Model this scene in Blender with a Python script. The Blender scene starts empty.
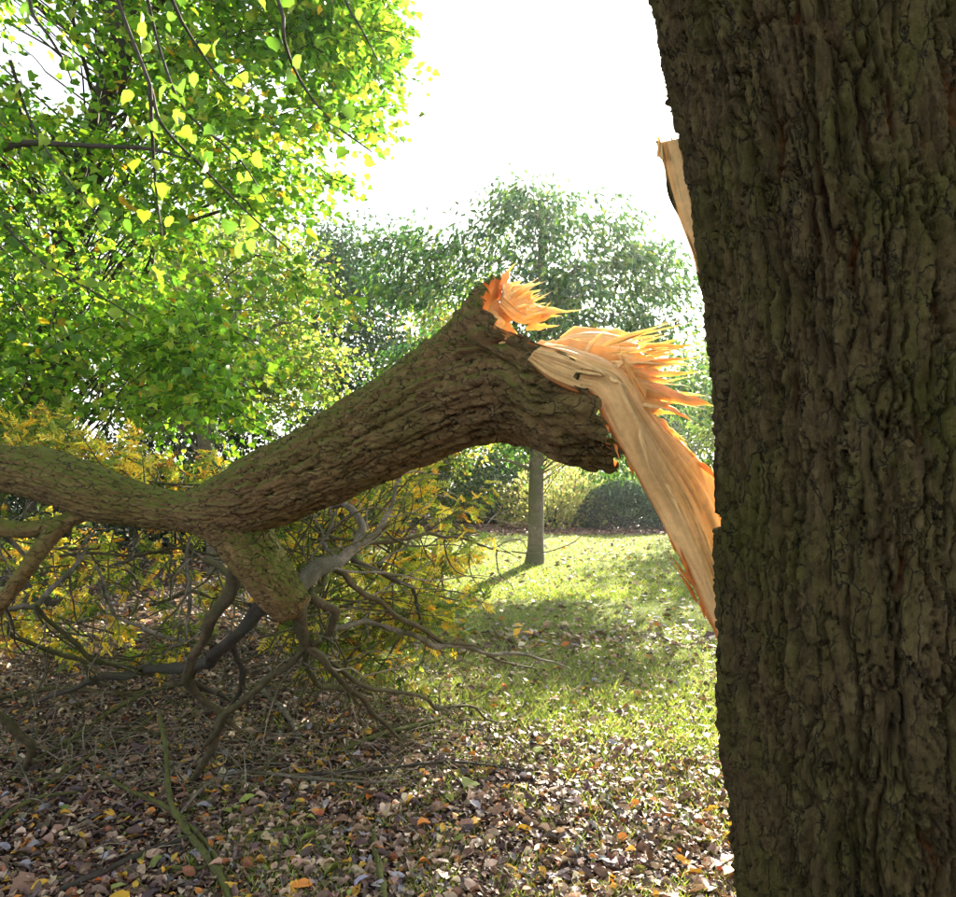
import bpy, math, random
import numpy as np
from mathutils import Vector

# ------------------------------------------------------------------ camera, sky, sun, exposure
sc = bpy.context.scene
F, CX, HZ, CAMZ = 750.0, 478.0, 467.0, 1.6          # focal length in photo pixels, centre, horizon row, eye height
cam_d = bpy.data.cameras.new('camera')
cam = bpy.data.objects.new('camera', cam_d)
sc.collection.objects.link(cam)
cam.location = (0, 0, CAMZ)
cam.rotation_euler = (math.radians(90), 0, 0)
cam_d.sensor_width = 36.0
cam_d.lens = F / 956.0 * 36.0
cam_d.shift_y = (HZ - 448.5) / 956.0
cam_d.clip_start = 0.05
cam_d.clip_end = 2000
sc.camera = cam

SUN_AZ, SUN_EL = math.radians(20.0), math.radians(22.0)      # azimuth clockwise from +Y
SUN = Vector((math.sin(SUN_AZ) * math.cos(SUN_EL), math.cos(SUN_AZ) * math.cos(SUN_EL), math.sin(SUN_EL)))
w = bpy.data.worlds.new('World'); sc.world = w; w.use_nodes = True
nt = w.node_tree; nt.nodes.clear()
sky = nt.nodes.new('ShaderNodeTexSky'); sky.sky_type = 'NISHITA'; sky.sun_disc = False
sky.sun_elevation = SUN_EL; sky.sun_rotation = SUN_AZ
sky.air_density = 1.0; sky.dust_density = 1.2; sky.ozone_density = 1.0
hs = nt.nodes.new('ShaderNodeHueSaturation'); hs.inputs['Saturation'].default_value = 0.30
bg = nt.nodes.new('ShaderNodeBackground'); bg.inputs['Strength'].default_value = 0.085
wo = nt.nodes.new('ShaderNodeOutputWorld')
nt.links.new(sky.outputs[0], hs.inputs['Color']); nt.links.new(hs.outputs[0], bg.inputs['Color'])
nt.links.new(bg.outputs[0], wo.inputs['Surface'])
sl = bpy.data.lights.new('sun', 'SUN'); sl.energy = 5.0; sl.angle = math.radians(0.55); sl.color = (1.0, 0.90, 0.74)
so = bpy.data.objects.new('sun', sl); sc.collection.objects.link(so)
so.rotation_euler = SUN.to_track_quat('Z', 'Y').to_euler()
so.location = SUN * 60
vs = sc.view_settings
vs.view_transform = 'Standard'; vs.look = 'None'; vs.gamma = 1.0; vs.exposure = 2.45; vs.use_curve_mapping = False
sc.cycles.use_denoising = True
sc.cycles.max_bounces = 8; sc.cycles.diffuse_bounces = 4; sc.cycles.glossy_bounces = 2
sc.cycles.transmission_bounces = 6; sc.cycles.transparent_max_bounces = 4
sc.cycles.use_adaptive_sampling = True; sc.cycles.adaptive_threshold = 0.02
sc.cycles.sample_clamp_indirect = 6.0

# ------------------------------------------------------------------ helpers
C = sc.collection
R_ = np.random.default_rng(7)
def U(a, b, n=None): return R_.uniform(a, b, n)
def NRM(n, s=1.0): return R_.normal(0, s, n)
def P(sx, sy, Y): return np.array([(sx - CX) / F * Y, Y, CAMZ - (sy - HZ) / F * Y])
def G(sx, sy, h=0.0):
    Y = (CAMZ - h) * F / (sy - HZ)
    return P(sx, sy, Y)
def ss(a, b, x):
    t = np.clip((x - a) / (b - a), 0, 1); return t * t * (3 - 2 * t)
def unit(v):
    return v / np.maximum(np.linalg.norm(v, axis=-1, keepdims=True), 1e-9)

def _h(ix, iy, iz, s):
    n = (ix.astype(np.int64) * 374761393 + iy.astype(np.int64) * 668265263 + iz.astype(np.int64) * 2147483647 + s * 1274126177) & 0xffffffff
    n = ((n ^ (n >> 13)) * 1274126177) & 0xffffffff
    n = ((n ^ (n >> 16)) * 2246822519) & 0xffffffff
    return ((n ^ (n >> 15)) & 0xffff) / 65535.0
def vn(x, y, z=None, s=0, px=0):
    """value noise 0..1; px makes x periodic with that many cells"""
    if z is None: z = np.zeros_like(x)
    fx, fy, fz = np.floor(x), np.floor(y), np.floor(z)
    ux, uy, uz = x - fx, y - fy, z - fz
    ux, uy, uz = [t * t * t * (t * (t * 6 - 15) + 10) for t in (ux, uy, uz)]
    r = 0
    for i in (0, 1):
        ix = fx + i
        if px: ix = np.mod(ix, px)
        for j in (0, 1):
            for k in (0, 1):
                r = r + _h(ix, fy + j, fz + k, s) * (ux if i else 1 - ux) * (uy if j else 1 - uy) * (uz if k else 1 - uz)
    return r
def fbm(x, y, z=None, s=0, o=4, px=0):
    r, a, t = 0, 0.5, 0
    for i in range(o):
        r = r + a * vn(x, y, z, s + i * 17, px); t += a
        x = x * 2; y = y * 2
        if z is not None: z = z * 2
        px *= 2; a *= 0.5
    return r / t
def worley(x, y, s=0, px=0):
    fx, fy = np.floor(x), np.floor(y)
    f1 = np.full(x.shape, 9.0); f2 = np.full(x.shape, 9.0); cid = np.zeros(x.shape)
    for i in (-1, 0, 1):
        for j in (-1, 0, 1):
            ix, iy = fx + i, fy + j
            hx = np.mod(ix, px) if px else ix
            z0 = np.zeros_like(hx)
            d = np.hypot(ix + _h(hx, iy, z0, s) - x, iy + _h(hx, iy, z0, s + 5) - y)
            c = _h(hx, iy, z0, s + 9)
            m = d < f1
            f2 = np.where(m, f1, np.minimum(f2, d)); cid = np.where(m, c, cid); f1 = np.where(m, d, f1)
    return f1, f2, cid

def obj(name, verts, loops, totals, mat, parent=None, smooth=False, attrs=None, cols=None, link=True):
    me = bpy.data.meshes.new(name)
    verts = np.ascontiguousarray(verts, dtype=np.float32); loops = np.ascontiguousarray(loops, dtype=np.int32).ravel()
    totals = np.ascontiguousarray(totals, dtype=np.int32)
    me.vertices.add(len(verts)); me.vertices.foreach_set('co', verts.ravel())
    me.loops.add(len(loops)); me.loops.foreach_set('vertex_index', loops)
    me.polygons.add(len(totals))
    me.polygons.foreach_set('loop_start', np.concatenate([[0], np.cumsum(totals)[:-1]]).astype(np.int32))
    me.polygons.foreach_set('loop_total', totals)
    if smooth: me.polygons.foreach_set('use_smooth', np.ones(len(totals), dtype=bool))
    for k, v in (attrs or {}).items():
        a = me.attributes.new(k, 'FLOAT', 'POINT'); a.data.foreach_set('value', np.ascontiguousarray(v, dtype=np.float32).ravel())
    if cols is not None:
        a = me.attributes.new('Col', 'FLOAT_COLOR', 'POINT')
        c4 = np.ones((len(verts), 4), dtype=np.float32); c4[:, :3] = cols
        a.data.foreach_set('color', c4.ravel())
    me.update(calc_edges=True); me.validate()
    if mat: me.materials.append(mat)
    o = bpy.data.objects.new(name, me)
    if link: C.objects.link(o)
    if parent: o.parent = parent
    return o
def tag(o, label=None, cat=None, group=None, kind=None):
    if label: o['label'] = label
    if cat: o['category'] = cat
    if group: o['group'] = group
    if kind: o['kind'] = kind
    return o
def thing(name, label, cat, loc=(0, 0, 0), group=None):
    o = bpy.data.objects.new(name, None); C.objects.link(o); o.location = tuple(float(v) for v in loc)
    o.empty_display_size = 0.2
    return tag(o, label, cat, group)
def put(o, parent):
    """parent keeping world coordinates (parts are modelled in world space)"""
    o.parent = parent; o.matrix_parent_inverse = WORLD_INV(parent); return o
def WORLD_INV(p):
    from mathutils import Matrix
    m = Matrix.Translation(p.location) if p.type == 'EMPTY' else Matrix.Identity(4)   # mesh parents already sit at the world origin
    return m.inverted()

def smooth_path(pts, rad, step):
    pts = np.asarray(pts, float); rad = np.asarray(rad, float)
    n = len(pts)
    a = np.vstack([2 * pts[0] - pts[1], pts, 2 * pts[-1] - pts[-2]])
    op, orr = [], []
    for i in range(n - 1):
        p0, p1, p2, p3 = a[i], a[i + 1], a[i + 2], a[i + 3]
        k = max(2, int(np.linalg.norm(p2 - p1) / step))
        t = np.linspace(0, 1, k, endpoint=False)[:, None]
        op.append(0.5 * (2 * p1 + (p2 - p0) * t + (2 * p0 - 5 * p1 + 4 * p2 - p3) * t ** 2 + (3 * p1 - p0 - 3 * p2 + p3) * t ** 3))
        orr.append(rad[i] + (rad[i + 1] - rad[i]) * t[:, 0])
    op.append(pts[-1:]); orr.append(rad[-1:])
    return np.vstack(op), np.concatenate(orr)
def tube(pts, rad, sides=6, step=0.06, wob=0.12, seed=0, closed=True):
    p, r = smooth_path(pts, rad, step)
    n = len(p)
    t = unit(np.gradient(p, axis=0))
    ref = np.array([0.31, 0.22, 0.93]); 
    if abs(np.dot(unit(p[-1] - p[0]), ref)) > 0.9: ref = np.array([0.9, -0.3, 0.1])
    e1 = unit(np.cross(t, ref)); e2 = np.cross(t, e1)
    th = np.linspace(0, 2 * np.pi, sides, endpoint=False)
    L = np.concatenate([[0], np.cumsum(np.linalg.norm(np.diff(p, axis=0), axis=1))])
    k = 1 + wob * (2 * vn(np.cos(th)[None, :] * 1.3 + 5 + 0 * L[:, None], np.sin(th)[None, :] * 1.3 + 5 + 0 * L[:, None], (L[:, None] / max(r.max() * 3, .02)) + 0 * th[None, :], s=seed) - 1)
    v = p[:, None, :] + (r[:, None] * k)[:, :, None] * (np.cos(th)[None, :, None] * e1[:, None, :] + np.sin(th)[None, :, None] * e2[:, None, :])
    v = v.reshape(-1, 3)
    i = np.arange(n - 1)[:, None] * sides; j = np.arange(sides)[None, :]; j2 = (j + 1) % sides
    q = np.stack([i + j, i + j2, i + sides + j2, i + sides + j], -1).reshape(-1, 4)
    v = np.vstack([v, p[:1] - t[:1] * r[0] * .2, p[-1:] + t[-1:] * r[-1] * .6])
    c0, c1 = n * sides, n * sides + 1
    tri = np.vstack([np.stack([np.full(sides, c0), j2[0], j[0]], -1), np.stack([np.full(sides, c1), (n - 1) * sides + j[0], (n - 1) * sides + j2[0]], -1)])
    return v, q, tri
class MB:
    def __init__(s): s.v, s.l, s.t, s.c, s.n = [], [], [], [], 0
    def add(s, v, *facesets, col=None):
        for f in facesets:
            f = np.asarray(f)
            if len(f) == 0: continue
            s.l.append((f + s.n).ravel()); s.t.append(np.full(len(f), f.shape[1]))
        s.v.append(v); s.n += len(v)
        if col is not None: s.c.append(np.broadcast_to(np.asarray(col, float), (len(v), 3)))
    def build(s, name, mat, parent=None, smooth=True, link=True):
        o = obj(name, np.vstack(s.v), np.concatenate(s.l), np.concatenate(s.t), mat, None, smooth, None, np.vstack(s.c) if s.c else None, link)
        if parent: put(o, parent)
        return o
def limb(name, pts, rad, mat, parent, sides=8, step=0.06, wob=0.12, seed=0, label=None):
    m = MB(); m.add(*tube(pts, rad, sides, step, wob, seed)); o = m.build(name, mat, parent)
    if label: o['label'] = label
    return o

# leaf shapes: (verts, tris); y runs from stalk to tip, length 1
def mirror_leaf(right, fold=0.12, curl=0.0):
    """right: outline points x>0 between base (0,0) and tip (0,1); midrib vertices added"""
    ys = [0.0] + [p[1] for p in right] + [1.0]
    mid = [(0, 0, 0)] + [(0, np.clip(p[1], 0.02, 0.98) if p[1] > 0.02 else 0.05 * (i + 1), 0) for i, p in enumerate(right)] + [(0, 1, 0)]
    mid = sorted(mid, key=lambda p: p[1])
    v = list(mid); n = len(mid); k = len(right)
    r0 = len(v); v += [(p[0], p[1], fold * p[0] * 2) for p in right]
    l0 = len(v); v += [(-p[0], p[1], fold * p[0] * 2) for p in right]
    v = np.array(v, float); f = []
    for (o0, fl) in ((r0, False), (l0, True)):
        seq = [0] + [o0 + i for i in range(k)] + [n - 1]
        for i in range(n - 1):
            q = [mid_i for mid_i in (i, seq[i], seq[i + 1], i + 1)]
            tris = []
            if q[0] != q[1]: tris.append((q[0], q[1], q[2]))
            if q[2] != q[3]: tris.append((q[0], q[2], q[3]))
            for t in tris: f.append(t[::-1] if fl else t)
    v[:, 2] -= curl * (v[:, 1] - 0.0) ** 2
    return v, np.array(f)
def simple_leaf(wd, at=0.45, fold=0.10, curl=0.10):
    v = np.array([(0, 0, 0), (wd, at, fold * .5), (0, 1, -curl), (-wd, at, fold * .5)], float)
    return v, np.array([(0, 1, 2), (0, 2, 3)])
T_DIAM = simple_leaf(.30); T_LANCE = simple_leaf(.19, .4, .06, .15); T_NEEDLE = simple_leaf(.10, .5)
v_ = np.array([(0, 0, 0), (.40, .10, .04), (.46, .52, .07), (0, 1, -.12), (-.46, .52, .07), (-.40, .10, .04), (.20, .62, .02), (-.20, .62, .02)], float)
T_BROAD = (v_, np.array([(0, 1, 2), (0, 2, 6), (0, 6, 3), (0, 3, 7), (0, 7, 4), (0, 4, 5)]))
T_OVAL = mirror_leaf([(.18, .15), (.27, .42), (.19, .75)], .15, .18)
T_OVALC = mirror_leaf([(.18, .15), (.27, .42), (.19, .75)], .55, .45)
T_MAPLE = mirror_leaf([(.22, -.04), (.42, .08), (.56, .30), (.46, .42), (.42, .64), (.22, .76)], .16, .22)
def pinnate(n=5, L=1.0):
    vs_, fs_, k = [], [], 0
    lv, lf = simple_leaf(.17, .45, .1, .1)
    for i in range(n):
        y = 0.22 + 0.7 * i / n
        for sgn in (-1, 1):
            a = sgn * (1.05 - .25 * i / n); s = 0.34 * (1 - .25 * abs(i / n - .4))
            ca, sa = math.cos(a), math.sin(a)
            q = lv * s
            vs_.append(np.stack([q[:, 0] * ca + q[:, 1] * sa, -q[:, 0] * sa + q[:, 1] * ca + y, q[:, 2] - .1 * s - .12 * y * y], -1)); fs_.append(lf + k); k += 4
    q = lv * .34; q[:, 1] += .88; q[:, 2] -= .11; vs_.append(q); fs_.append(lf + k); k += 4
    r = np.array([(.012, 0, 0), (.008, .9, -.1), (-.008, .9, -.1), (-.012, 0, 0)]); vs_.append(r); fs_.append(np.array([(0, 1, 2), (0, 2, 3)]) + k)
    return np.vstack(vs_), np.vstack(fs_)
T_PIN = pinnate()

def leaves(name, pos, d, nrm, size, tmpl, col, mat, parent=None, kind='stuff', jit=0.10):
    tv, tf = tmpl; N, M = len(pos), len(tv)
    d = unit(d); side = unit(np.cross(d, nrm)); nn = np.cross(side, d)
    loc = tv[None, :, :] * np.asarray(size)[:, None, None]
    if jit: loc = loc + (R_.normal(0, jit, (N, M, 1)) * np.asarray(size)[:, None, None]) * np.array([0, 0, 1.0]) * .6
    v = pos[:, None, :] + loc[:, :, :1] * side[:, None, :] + loc[:, :, 1:2] * d[:, None, :] + loc[:, :, 2:] * nn[:, None, :]
    f = (np.arange(N)[:, None, None] * M + tf[None]).reshape(-1, 3)
    o = obj(name, v.reshape(-1, 3), f, np.full(len(f), 3), mat, None, False, None, np.repeat(col, M, axis=0))
    if parent: put(o, parent)
    if kind: o['kind'] = kind
    return o
def pick(cols, wts, n, var=0.18):
    cols = np.array(cols, float); i = R_.choice(len(cols), n, p=np.array(wts) / np.sum(wts))
    return np.clip(cols[i] * (1 + NRM((n, 1), var)) * (1 + NRM((n, 3), var * .35)), 0.003, .95)

# ------------------------------------------------------------------ materials
def mat_new(name):
    m = bpy.data.materials.new(name); m.use_nodes = True
    t = m.node_tree; t.nodes.clear()
    o = t.nodes.new('ShaderNodeOutputMaterial')
    return m, t, o
def nd(t, typ, **kw):
    n = t.nodes.new(typ)
    for k, v in kw.items(): setattr(n, k, v)
    return n
def leaf_mat(name, trans=0.5, gloss=0.45, tcol=(1.3, 1.4, 0.7), spec=0.5):
    m, t, o = mat_new(name)
    a = nd(t, 'ShaderNodeAttribute', attribute_name='Col')
    p = nd(t, 'ShaderNodeBsdfPrincipled'); p.inputs['Roughness'].default_value = gloss
    p.inputs['Specular IOR Level'].default_value = spec
    nz = nd(t, 'ShaderNodeTexNoise'); nz.inputs['Scale'].default_value = 60; nz.inputs['Detail'].default_value = 3
    mp = nd(t, 'ShaderNodeMapRange'); mp.inputs[1].default_value = .3; mp.inputs[2].default_value = .7; mp.inputs[3].default_value = .72; mp.inputs[4].default_value = 1.2
    mx = nd(t, 'ShaderNodeVectorMath', operation='SCALE')
    tc = nd(t, 'ShaderNodeTexCoord')
    t.links.new(tc.outputs['Object'], nz.inputs['Vector'])
    t.links.new(nz.outputs[0], mp.inputs[0]); t.links.new(mp.outputs[0], mx.inputs['Scale']); t.links.new(a.outputs['Color'], mx.inputs[0])
    t.links.new(mx.outputs[0], p.inputs['Base Color'])
    tr = nd(t, 'ShaderNodeBsdfTranslucent')
    tm = nd(t, 'ShaderNodeVectorMath', operation='MULTIPLY'); tm.inputs[1].default_value = tcol
    t.links.new(mx.outputs[0], tm.inputs[0]); t.links.new(tm.outputs[0], tr.inputs['Color'])
    mi = nd(t, 'ShaderNodeMixShader'); mi.inputs[0].default_value = trans
    t.links.new(p.outputs[0], mi.inputs[1]); t.links.new(tr.outputs[0], mi.inputs[2]); t.links.new(mi.outputs[0], o.inputs[0])
    return m
def ramp(t, stops, src):
    r = nd(t, 'ShaderNodeValToRGB'); e = r.color_ramp.elements
    while len(e) < len(stops): e.new(0.5)
    for i, (p, c) in enumerate(stops): e[i].position = p; e[i].color = (*c, 1)
    t.links.new(src, r.inputs[0]); return r.outputs[0]
def noise(t, vec, scale, detail=5, rough=.6, dist=0.0):
    n = nd(t, 'ShaderNodeTexNoise'); n.inputs['Scale'].default_value = scale; n.inputs['Detail'].default_value = detail
    n.inputs['Roughness'].default_value = rough; n.inputs['Distortion'].default_value = dist
    t.links.new(vec, n.inputs['Vector']); return n.outputs[0]
def mixc(t, f, a, b):
    m = nd(t, 'ShaderNodeMix', data_type='RGBA')
    for s, v in ((0, f), (6, a), (7, b)):
        if hasattr(v, 'is_linked') or hasattr(v, 'node'): t.links.new(v, m.inputs[s])
        else: m.inputs[s].default_value = v if s == 0 else (*v, 1)
    return m.outputs[2]
def mapr(t, v, a, b, c=0.0, d=1.0):
    m = nd(t, 'ShaderNodeMapRange'); t.links.new(v, m.inputs[0])
    for i, x in enumerate((a, b, c, d)): m.inputs[i + 1].default_value = x
    return m.outputs[0]
def math_(t, op, a, b):
    m = nd(t, 'ShaderNodeMath', operation=op)
    for i, v in enumerate((a, b)):
        if hasattr(v, 'node'): t.links.new(v, m.inputs[i])
        else: m.inputs[i].default_value = v
    return m.outputs[0]
def bark_mat(name, plate, furrow, red, moss, moss_amt=.5, fine=1.0, up_moss=0.0, stretch=(1, 1, .32), crk=26):
    """bark on the carved mesh: 'h' = plate height, 'cid' = random number of the plate"""
    m, t, o = mat_new(name)
    tc = nd(t, 'ShaderNodeTexCoord').outputs['Object']
    h = nd(t, 'ShaderNodeAttribute', attribute_name='h').outputs['Fac']
    cid = nd(t, 'ShaderNodeAttribute', attribute_name='cid').outputs['Fac']
    mp_ = nd(t, 'ShaderNodeMapping'); mp_.inputs['Scale'].default_value = stretch; t.links.new(tc, mp_.inputs['Vector']); sv = mp_.outputs[0]
    n1 = noise(t, sv, 9, 6, .65); n2 = noise(t, sv, 60, 8, .75); n3 = noise(t, tc, 3.2, 4, .6); n4 = noise(t, tc, 210, 5, .75); n5 = noise(t, sv, 24, 6, .7, .6)
    pc = mixc(t, mapr(t, n2, .36, .64), plate[0], plate[1])
    pc = mixc(t, mapr(t, cid, 0, 1, 0, .6), pc, plate[2])
    pc = mixc(t, mapr(t, n5, .52, .64, 0, .75), pc, plate[3])
    rc = mixc(t, mapr(t, n1, .46, .60), furrow, red)
    c = mixc(t, mapr(t, math_(t, 'ADD', h, math_(t, 'MULTIPLY', math_(t, 'SUBTRACT', n2, .5), .6)), .30, .62), rc, pc)
    mf = mapr(t, math_(t, 'ADD', math_(t, 'MULTIPLY', n3, .6), math_(t, 'MULTIPLY', n5, .5)), .50, .64, 0, moss_amt)
    if up_moss:
        g = nd(t, 'ShaderNodeNewGeometry'); sx = nd(t, 'ShaderNodeSeparateXYZ'); t.links.new(g.outputs['Normal'], sx.inputs[0])
        mf = math_(t, 'MAXIMUM', mf, math_(t, 'MULTIPLY', mapr(t, sx.outputs[2], .0, .55, 0, up_moss), mapr(t, n2, .3, .5)))
    c = mixc(t, mf, c, moss)
    dv = nd(t, 'ShaderNodeVectorMath', operation='ADD'); dm = nd(t, 'ShaderNodeVectorMath', operation='SCALE'); dm.inputs['Scale'].default_value = .045
    nw = nd(t, 'ShaderNodeTexNoise'); nw.inputs['Scale'].default_value = 22; nw.inputs['Detail'].default_value = 4; t.links.new(tc, nw.inputs['Vector'])
    t.links.new(nw.outputs['Color'], dm.inputs[0]); t.links.new(dm.outputs[0], dv.inputs[0]); t.links.new(sv, dv.inputs[1])
    vo = nd(t, 'ShaderNodeTexVoronoi', feature='DISTANCE_TO_EDGE'); vo.inputs['Scale'].default_value = crk; t.links.new(dv.outputs[0], vo.inputs['Vector'])
    ck = math_(t, 'MAXIMUM', mapr(t, vo.outputs['Distance'], .0, .06), mapr(t, n5, .56, .44, 0, 1))
    c = mixc(t, ck, furrow, c)
    c = mixc(t, mapr(t, n4, .58, .68, 0, .65), c, plate[3])
    c = mixc(t, mapr(t, n4, .40, .30, 0, .7), c, (.018, .013, .009))
    p = nd(t, 'ShaderNodeBsdfPrincipled'); p.inputs['Roughness'].default_value = .85; p.inputs['Specular IOR Level'].default_value = .3
    t.links.new(c, p.inputs['Base Color'])
    b = nd(t, 'ShaderNodeBump'); b.inputs['Strength'].default_value = 1.0; b.inputs['Distance'].default_value = .016 * fine
    t.links.new(math_(t, 'ADD', math_(t, 'MULTIPLY', ck, .55), math_(t, 'ADD', n2, math_(t, 'MULTIPLY', n4, .6))), b.inputs['Height']); t.links.new(b.outputs[0], p.inputs['Normal'])
    t.links.new(p.outputs[0], o.inputs[0]); return m
def twig_mat(name, a, b, c, scale=30, moss=None, bump=.004):
    m, t, o = mat_new(name)
    tc = nd(t, 'ShaderNodeTexCoord').outputs['Object']
    n1 = noise(t, tc, scale, 6, .7); n2 = noise(t, tc, scale * .22, 4, .6); n3 = noise(t, tc, scale * 4, 4, .7)
    cc = mixc(t, mapr(t, n1, .42, .58), a, b); cc = mixc(t, mapr(t, n2, .45, .60), cc, c); cc = mixc(t, mapr(t, n3, .42, .30, 0, .7), cc, (.02, .015, .01))
    if moss: 
        g = nd(t, 'ShaderNodeNewGeometry'); sx = nd(t, 'ShaderNodeSeparateXYZ'); t.links.new(g.outputs['Normal'], sx.inputs[0])
        cc = mixc(t, math_(t, 'MULTIPLY', mapr(t, sx.outputs[2], -.2, .6, .1, .9), mapr(t, n1, .35, .55)), cc, moss)
    p = nd(t, 'ShaderNodeBsdfPrincipled'); p.inputs['Roughness'].default_value = .8; p.inputs['Specular IOR Level'].default_value = .3
    t.links.new(cc, p.inputs['Base Color'])
    bm = nd(t, 'ShaderNodeBump'); bm.inputs['Strength'].default_value = 1; bm.inputs['Distance'].default_value = bump * 2.2
    t.links.new(math_(t, 'ADD', n1, math_(t, 'MULTIPLY', n3, .6)), bm.inputs['Height']); t.links.new(bm.outputs[0], p.inputs['Normal'])
    t.links.new(p.outputs[0], o.inputs[0]); return m

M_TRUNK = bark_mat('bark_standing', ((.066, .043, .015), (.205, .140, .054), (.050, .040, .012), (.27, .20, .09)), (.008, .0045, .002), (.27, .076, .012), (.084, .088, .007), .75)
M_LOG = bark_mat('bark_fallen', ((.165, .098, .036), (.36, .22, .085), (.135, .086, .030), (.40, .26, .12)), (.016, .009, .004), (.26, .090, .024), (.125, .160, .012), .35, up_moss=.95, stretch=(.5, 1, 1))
M_BROWN = twig_mat('twig_brown', (.060, .042, .024), (.125, .088, .05), (.055, .050, .022), 30, (.075, .080, .018))
M_GREY = twig_mat('twig_grey', (.13, .115, .085), (.24, .21, .16), (.09, .088, .05), 35)
M_MOSSY = twig_mat('twig_mossy', (.060, .048, .026), (.11, .10, .045), (.07, .08, .022), 40, (.11, .13, .02))
M_PALE = twig_mat('twig_pale', (.24, .20, .145), (.40, .345, .26), (.17, .155, .085), 45)
M_DARK = twig_mat('twig_dark', (.040, .032, .024), (.070, .056, .042), (.045, .045, .028), 25)
M_TREE = twig_mat('bark_smooth', (.13, .105, .075), (.20, .165, .12), (.12, .12, .07), 14)
M_LEAF = leaf_mat('leaf_green', .58, .42)
M_LEAFG = leaf_mat('leaf_glossy', .34, .30, (1.4, 1.6, .7), .7)
M_YEL = leaf_mat('leaf_yellow', .55, .5, (1.25, 1.15, .8))
M_LIT = leaf_mat('leaf_dead', .12, .55, (1.2, 1.0, .8), .45)
M_GRASS = leaf_mat('grass_blade', .40, .45, (1.5, 1.5, .7))
M_EVER = leaf_mat('leaf_evergreen', .12, .4, (1.2, 1.4, .7))

def wood_mat():
    m, t, o = mat_new('fresh_wood')
    a = nd(t, 'ShaderNodeAttribute', attribute_name='Col').outputs['Color']
    fib = nd(t, 'ShaderNodeAttribute', attribute_name='fib').outputs['Fac']
    tc = nd(t, 'ShaderNodeTexCoord').outputs['Object']
    n = noise(t, tc, 38, 6, .65); n2 = noise(t, tc, 160, 4, .7)
    s = nd(t, 'ShaderNodeVectorMath', operation='SCALE'); t.links.new(a, s.inputs[0])
    t.links.new(math_(t, 'MULTIPLY', mapr(t, n, .3, .7, .82, 1.08), mapr(t, fib, 0, 1, .86, 1.08)), s.inputs['Scale'])
    p = nd(t, 'ShaderNodeBsdfPrincipled'); p.inputs['Roughness'].default_value = .6; p.inputs['Specular IOR Level'].default_value = .25
    p.inputs['Subsurface Weight'].default_value = .3; p.inputs['Subsurface Radius'].default_value = (1, .5, .22); p.inputs['Subsurface Scale'].default_value = .018
    t.links.new(s.outputs[0], p.inputs['Base Color'])
    b = nd(t, 'ShaderNodeBump'); b.inputs['Strength'].default_value = .8; b.inputs['Distance'].default_value = .006
    t.links.new(math_(t, 'ADD', math_(t, 'MULTIPLY', fib, 1.0), math_(t, 'MULTIPLY', n2, .3)), b.inputs['Height']); t.links.new(b.outputs[0], p.inputs['Normal'])
    tr = nd(t, 'ShaderNodeBsdfTranslucent')
    tm = nd(t, 'ShaderNodeVectorMath', operation='MULTIPLY'); tm.inputs[1].default_value = (1.08, .90, .66)
    t.links.new(s.outputs[0], tm.inputs[0]); t.links.new(tm.outputs[0], tr.inputs['Color'])
    mi = nd(t, 'ShaderNodeMixShader'); mi.inputs[0].default_value = .04
    t.links.new(p.outputs[0], mi.inputs[1]); t.links.new(tr.outputs[0], mi.inputs[2]); t.links.new(mi.outputs[0], o.inputs[0])
    return m
M_WOOD = wood_mat()
WOOD = np.array((.95, .61, .26)); WOOD_O = np.array((.90, .48, .16)); WOOD_T = np.array((.90, .58, .25)); CAMB = np.array((.62, .20, .045))

def ground_mat():
    m, t, o = mat_new('ground_soil_and_turf')
    tc = nd(t, 'ShaderNodeTexCoord').outputs['Object']
    n1 = noise(t, tc, 1.1, 5, .6); n2 = noise(t, tc, 14, 6, .7); n3 = noise(t, tc, 70, 5, .7); n4 = noise(t, tc, .35, 4, .6)
    g = nd(t, 'ShaderNodeAttribute', attribute_name='turf').outputs['Fac']
    soil = mixc(t, mapr(t, n2, .35, .65), (.030, .022, .017), (.085, .060, .042))
    soil = mixc(t, mapr(t, n3, .58, .70), soil, (.17, .125, .09))
    turf = mixc(t, mapr(t, n2, .35, .65), (.16, .21, .045), (.26, .29, .10))
    turf = mixc(t, mapr(t, n3, .56, .70, 0, .7), turf, (.36, .30, .17))
    f = mapr(t, math_(t, 'ADD', g, math_(t, 'MULTIPLY', math_(t, 'SUBTRACT', n2, .5), .8)), .35, .65)
    c = mixc(t, f, soil, turf)
    p = nd(t, 'ShaderNodeBsdfPrincipled'); p.inputs['Roughness'].default_value = .95; p.inputs['Specular IOR Level'].default_value = .15
    t.links.new(c, p.inputs['Base Color'])
    b = nd(t, 'ShaderNodeBump'); b.inputs['Strength'].default_value = 1; b.inputs['Distance'].default_value = .03
    t.links.new(math_(t, 'ADD', n2, n3), b.inputs['Height']); t.links.new(b.outputs[0], p.inputs['Normal'])
    t.links.new(p.outputs[0], o.inputs[0]); return m

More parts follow.
